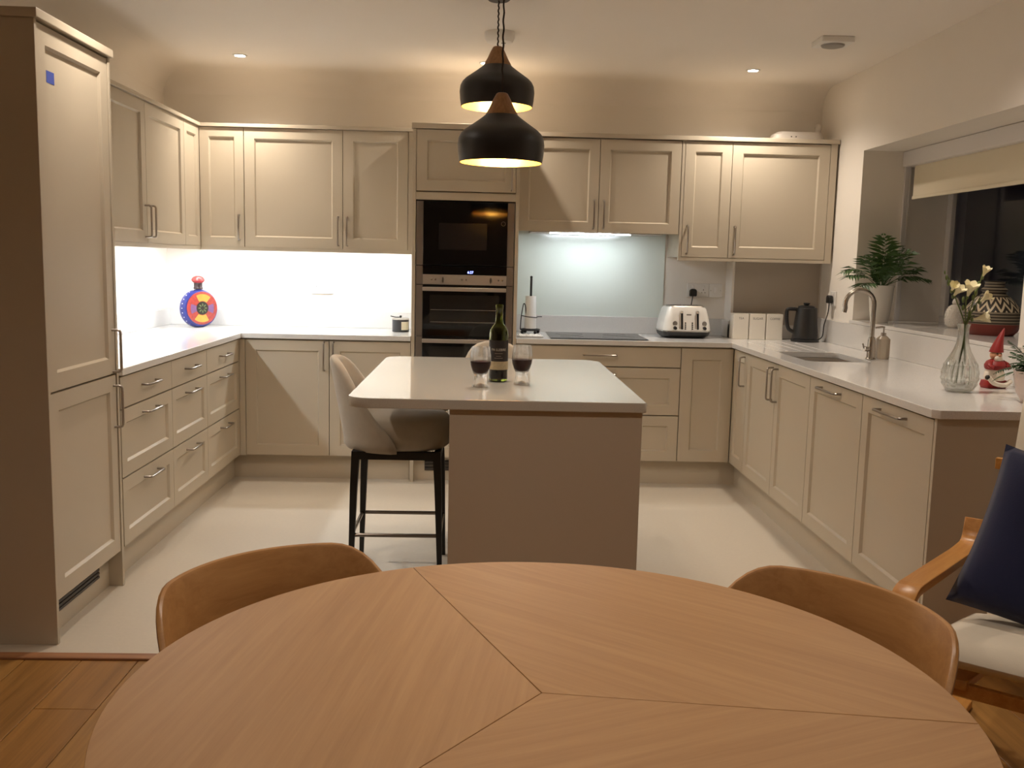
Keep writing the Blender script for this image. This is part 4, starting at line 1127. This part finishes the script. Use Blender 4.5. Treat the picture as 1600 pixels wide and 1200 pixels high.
# ------------------------------------------------------------------ ornaments
t = thing('dotted_jar', 'small white dotted egg-shaped jar on the sill', 'jar', (2.57,5.13,WZ0+.0206))
DOT = P('dotted_white', (214,206,194), .5, bump=.9, bscale=140)
G().lathe([(.0,.0),(.030,.0),(.044,.012),(.052,.040),(.053,.062),(.047,.090),(.036,.112),(.020,.124),(.0,.126)],28).build('body', DOT, t, smooth=True)
G().lathe([(.0,.1262),(.016,.1262),(.020,.136),(.015,.150),(.006,.160),(.0,.164)],20).build('lid', DOT, t, smooth=True)
r2 = random.Random(2)
for z, r, n in ((.018,.047,15),(.033,.0512,16),(.048,.0535,17),(.063,.0532,17),(.078,.0505,16),(.092,.0465,14),(.106,.040,12)):
    for k in range(n):
        a = 2*PI*(k+.5*(int(z*1000) % 2))/n
        if math.sin(a) < .3 : G().ball((r*math.cos(a),r*math.sin(a),z),.0030,seg=6,rings=4).build('dot', WHITEP, t, smooth=True)
# patterned pot with zigzag bands (painted decoration)
def zigzag():
    m, tr, b = nodes('zigzag_pottery')
    N = tr.nodes.new; L = tr.links.new
    tc = N('ShaderNodeTexCoord'); sp = N('ShaderNodeSeparateXYZ'); L(tc.outputs['Object'], sp.inputs[0])
    at = N('ShaderNodeMath'); at.operation = 'ARCTAN2'; L(sp.outputs[1], at.inputs[0]); L(sp.outputs[0], at.inputs[1])
    def M(op, a, b_=None, c=None):
        n = N('ShaderNodeMath'); n.operation = op
        for i, v in enumerate((a, b_, c)):
            if v is None: continue
            if isinstance(v, (int, float)): n.inputs[i].default_value = v
            else: L(v, n.inputs[i])
        return n.outputs[0]
    zz = M('PINGPONG', M('MULTIPLY', at.outputs[0], 16/PI), 1.0)
    q = M('FRACT', M('ADD', M('MULTIPLY', sp.outputs[2], 24.0), M('MULTIPLY', zz, .95)))
    band = M('GREATER_THAN', q, .55)
    fine = M('GREATER_THAN', M('FRACT', M('MULTIPLY', sp.outputs[2], 70.0)), .5)
    inz = M('MULTIPLY', M('GREATER_THAN', sp.outputs[2], .115), M('LESS_THAN', sp.outputs[2], .185))
    redz = M('LESS_THAN', sp.outputs[2], .055)
    fac = M('ADD', M('MULTIPLY', band, inz), M('MULTIPLY', M('MULTIPLY', fine, M('SUBTRACT', 1.0, inz)), .35))
    mx = N('ShaderNodeMix'); mx.data_type = 'RGBA'; mx.inputs[6].default_value = lin(44,36,28); mx.inputs[7].default_value = lin(206,190,160); L(fac, mx.inputs[0])
    m2 = N('ShaderNodeMix'); m2.data_type = 'RGBA'; m2.inputs[7].default_value = lin(112,38,26); L(redz, m2.inputs[0]); L(mx.outputs[2], m2.inputs[6])
    L(m2.outputs[2], b.inputs['Base Color']); b.inputs['Roughness'].default_value = .45
    return m
ZZ = zigzag()
t = thing('patterned_pot', 'dark pot with black and cream zigzag pattern and red foot on the sill', 'pot', (2.50,4.62,WZ0+.0206))
G().lathe([(.0,.0),(.10,.0),(.118,.02),(.128,.05),(.130,.075),(.130,.112),(.118,.135),(.095,.165),(.070,.188),(.052,.20),(.052,.212),(.0,.212)],48).build('body', ZZ, t, smooth=True)
G().lathe([(.0,.2125),(.060,.2125),(.060,.222),(.046,.232),(.044,.255),(.050,.262),(.0,.264)],32).build('lid', ZZ, t, smooth=True)
# small gnome ornament in a red pointed hat
t = thing('gnome_ornament', 'small red and white gnome ornament with a pointed red hat', 'ornament', (2.105,3.835,WT1+.0006), rad(12))
GR = P('gnome_red', (140,22,20), .5); GW = P('gnome_white', (232,222,206), .6); SK = P('gnome_face', (206,150,116), .6); DK = P('gnome_black', (24,20,20), .5)
g = loft([(-.050,-.030,.050,.030,.025),(-.055,-.034,.055,.034,.028),(-.050,-.03,.050,.03,.025)],[0,.012,.030]); g.build('base', GR, t, smooth=True)
G().tube(curve([(-.055,-.036,.045),(-.03,-.04,.022),(.02,-.04,.014),(.055,-.03,.028)],5),.010,8).build('front_trim', GW, t, smooth=True)
G().ball((-.060,-.034,.046),.010,seg=10,rings=8).build('tip', DK, t, smooth=True)
G().lathe([(.0,.030),(.036,.030),(.040,.045),(.037,.066),(.028,.080),(.0,.082)],24).build('trousers', GW, t, smooth=True)
G().lathe([(.0,.074),(.034,.074),(.040,.080),(.042,.092),(.034,.108),(.020,.116),(.0,.118)],24).build('jacket', GR, t, smooth=True)
for s in (-1,1): G().tube(curve([(s*.026,-.01,.106),(s*.044,-.02,.094),(s*.036,-.036,.084)],4),.0095,8).build('arm', GR, t, smooth=True)
G().ball((-.002,-.002,.134),.024,.022,.022,16,12).build('head', SK, t, smooth=True)
G().ball((-.004,-.026,.134),.007,.007,.006,10,8).build('nose', SK, t, smooth=True)
for s in (-1,1): G().ball((-.003+s*.009,-.021,.141),.0028,seg=8,rings=6).build('eye', DK, t, smooth=True)
G().ball((-.004,-.020,.120),.018,.010,.014,14,10).build('beard', GW, t, smooth=True)
g = G(); P_ = []
for k in range(9):
    s = k/8; r = .026*(1-s)**.9+.002
    P_.append([(.030*s**1.5+r*math.cos(2*PI*j/16), .0+r*math.sin(2*PI*j/16), .146+.098*s) for j in range(17)])
g.grid(P_); g.build('hat', GR, t, smooth=True)

# ------------------------------------------------------------------ wine bottle and glasses on the island
BG = glass('green_bottle_glass', (.20,.23,.035,1), .0, 1.5)
BX, BY = .067, 3.767
wb = thing('wine_bottle', 'open green wine bottle with a dark label between the glasses', 'bottle', (BX,BY,IZ+.0004))
bo_ = [(.0,.002),(.030,.0),(.0365,.004),(.0375,.010),(.0375,.185),(.035,.203),(.027,.218),(.018,.228),(.0150,.240),(.0140,.285),(.0150,.286),(.0155,.300),(.0140,.304)]
bi_ = [(.0115,.304),(.0112,.286),(.0112,.242),(.015,.231),(.024,.216),(.032,.202),(.0345,.185),(.0345,.014),(.020,.012),(.0,.022)]
G().lathe(bo_+bi_,40,cap=False).build('glass_body', BG, wb, smooth=True, angle=50)
G().lathe([(.0,.0205),(.0202,.0110),(.0355,.0125),(.0355,.095),(.0,.095)],32).build('wine', P('red_wine', (22,4,7), .3, Specular_IOR_Level=.1), wb, smooth=True)
def wrap(z0,z1,a0,a1,r,m,nm):
    n = 24; o_ = [(r*math.sin(a0+(a1-a0)*k/n), -r*math.cos(a0+(a1-a0)*k/n)) for k in range(n+1)]
    i_ = [((r-.0004)*math.sin(a0+(a1-a0)*k/n), -(r-.0004)*math.cos(a0+(a1-a0)*k/n)) for k in range(n+1)]
    return G().prism(o_+i_[::-1],z0,z1).build(nm, m, wb, smooth=True)
LBD = P('dark_label', (34,26,26), .6)
wrap(.048,.165,-1.75,1.75,.0381,LBD,'label_paper')
wrap(.049,.082,-1.70,1.70,.0386,P('cream_label_band', (176,160,128), .6, var=.3, vscale=90),'label_band')
INKL = P('label_ink', (206,196,180), .6)
tx = text_geo('PA LLEBRE', .0135)
tx.xf(lambda x,y,z: (.0390*math.sin(x/.039), -.0390*math.cos(x/.039), .128+y)); tag(tx.build('lettering', INKL, wb, fix=False), 'pale lettering')
for zz, hw in ((.1125,.016),(.102,.010),(.094,.017)):
    wrap(zz,zz+.0022,-hw/.0385,hw/.0385,.0386,P('label_faint_ink', (130,120,108), .6),'print_line')
WG = clear_glass('wine_glass', (1,1,1,1), .5)
WINE = P('dark_red_wine', (44,8,10), .3, Specular_IOR_Level=.1)
def wine_glass(x, y, label):
    t = thing('wine_glass', label, 'glass', (x,y,IZ+.0004), group='wine glasses on the island')
    o_ = [(.010,.012),(.020,.004),(.028,.0),(.0315,.002),(.031,.006),(.026,.022),(.0235,.040),(.0245,.048),(.031,.062),(.0375,.082),(.0398,.100),(.0390,.122),(.0350,.146),(.0338,.153)]
    i_ = [(.0328,.153),(.0338,.146),(.0378,.122),(.0386,.100),(.0362,.082),(.0295,.064),(.020,.055),(.0,.051)]
    G().lathe([(.0,.016)]+o_+i_,36,cap=False).build('bowl', WG, t, smooth=True, angle=50)
    G().lathe([(.0,.0500),(.0208,.0545),(.0303,.0640),(.0369,.0820),(.0392,.0985),(.0,.0985)],36).build('wine', WINE, t, smooth=True, angle=50)
wine_glass(-.003,3.575,'stemless glass of red wine on the left of the bottle')
wine_glass(.157,3.672,'stemless glass of red wine on the right of the bottle')

# ------------------------------------------------------------------ duct on top of the cupboards
t = thing('pipe_casing', 'white rounded casing lying on top of the right wall cupboards', 'casing', (2.01,6.28,2.1826))
DW = P('casing_white', (214,206,196), .5)
loft([(-.165,-.07,.165,.07,.05),(-.168,-.072,.168,.072,.05),(-.160,-.066,.160,.066,.05),(-.13,-.05,.15,.05,.04)],[.0,.02,.045,.062]).build('body', DW, t, smooth=True)
G().tube(curve([(.13,.0,.05),(.140,.0,.09),(.150,.02,.105),(.155,.06,.105)],5),.020,12).build('elbow', DW, t, smooth=True)
for x_ in (-.055,-.025): G().ball((x_,-.0705,.028),.004,seg=8,rings=6).build('screw', DK, t, smooth=True)
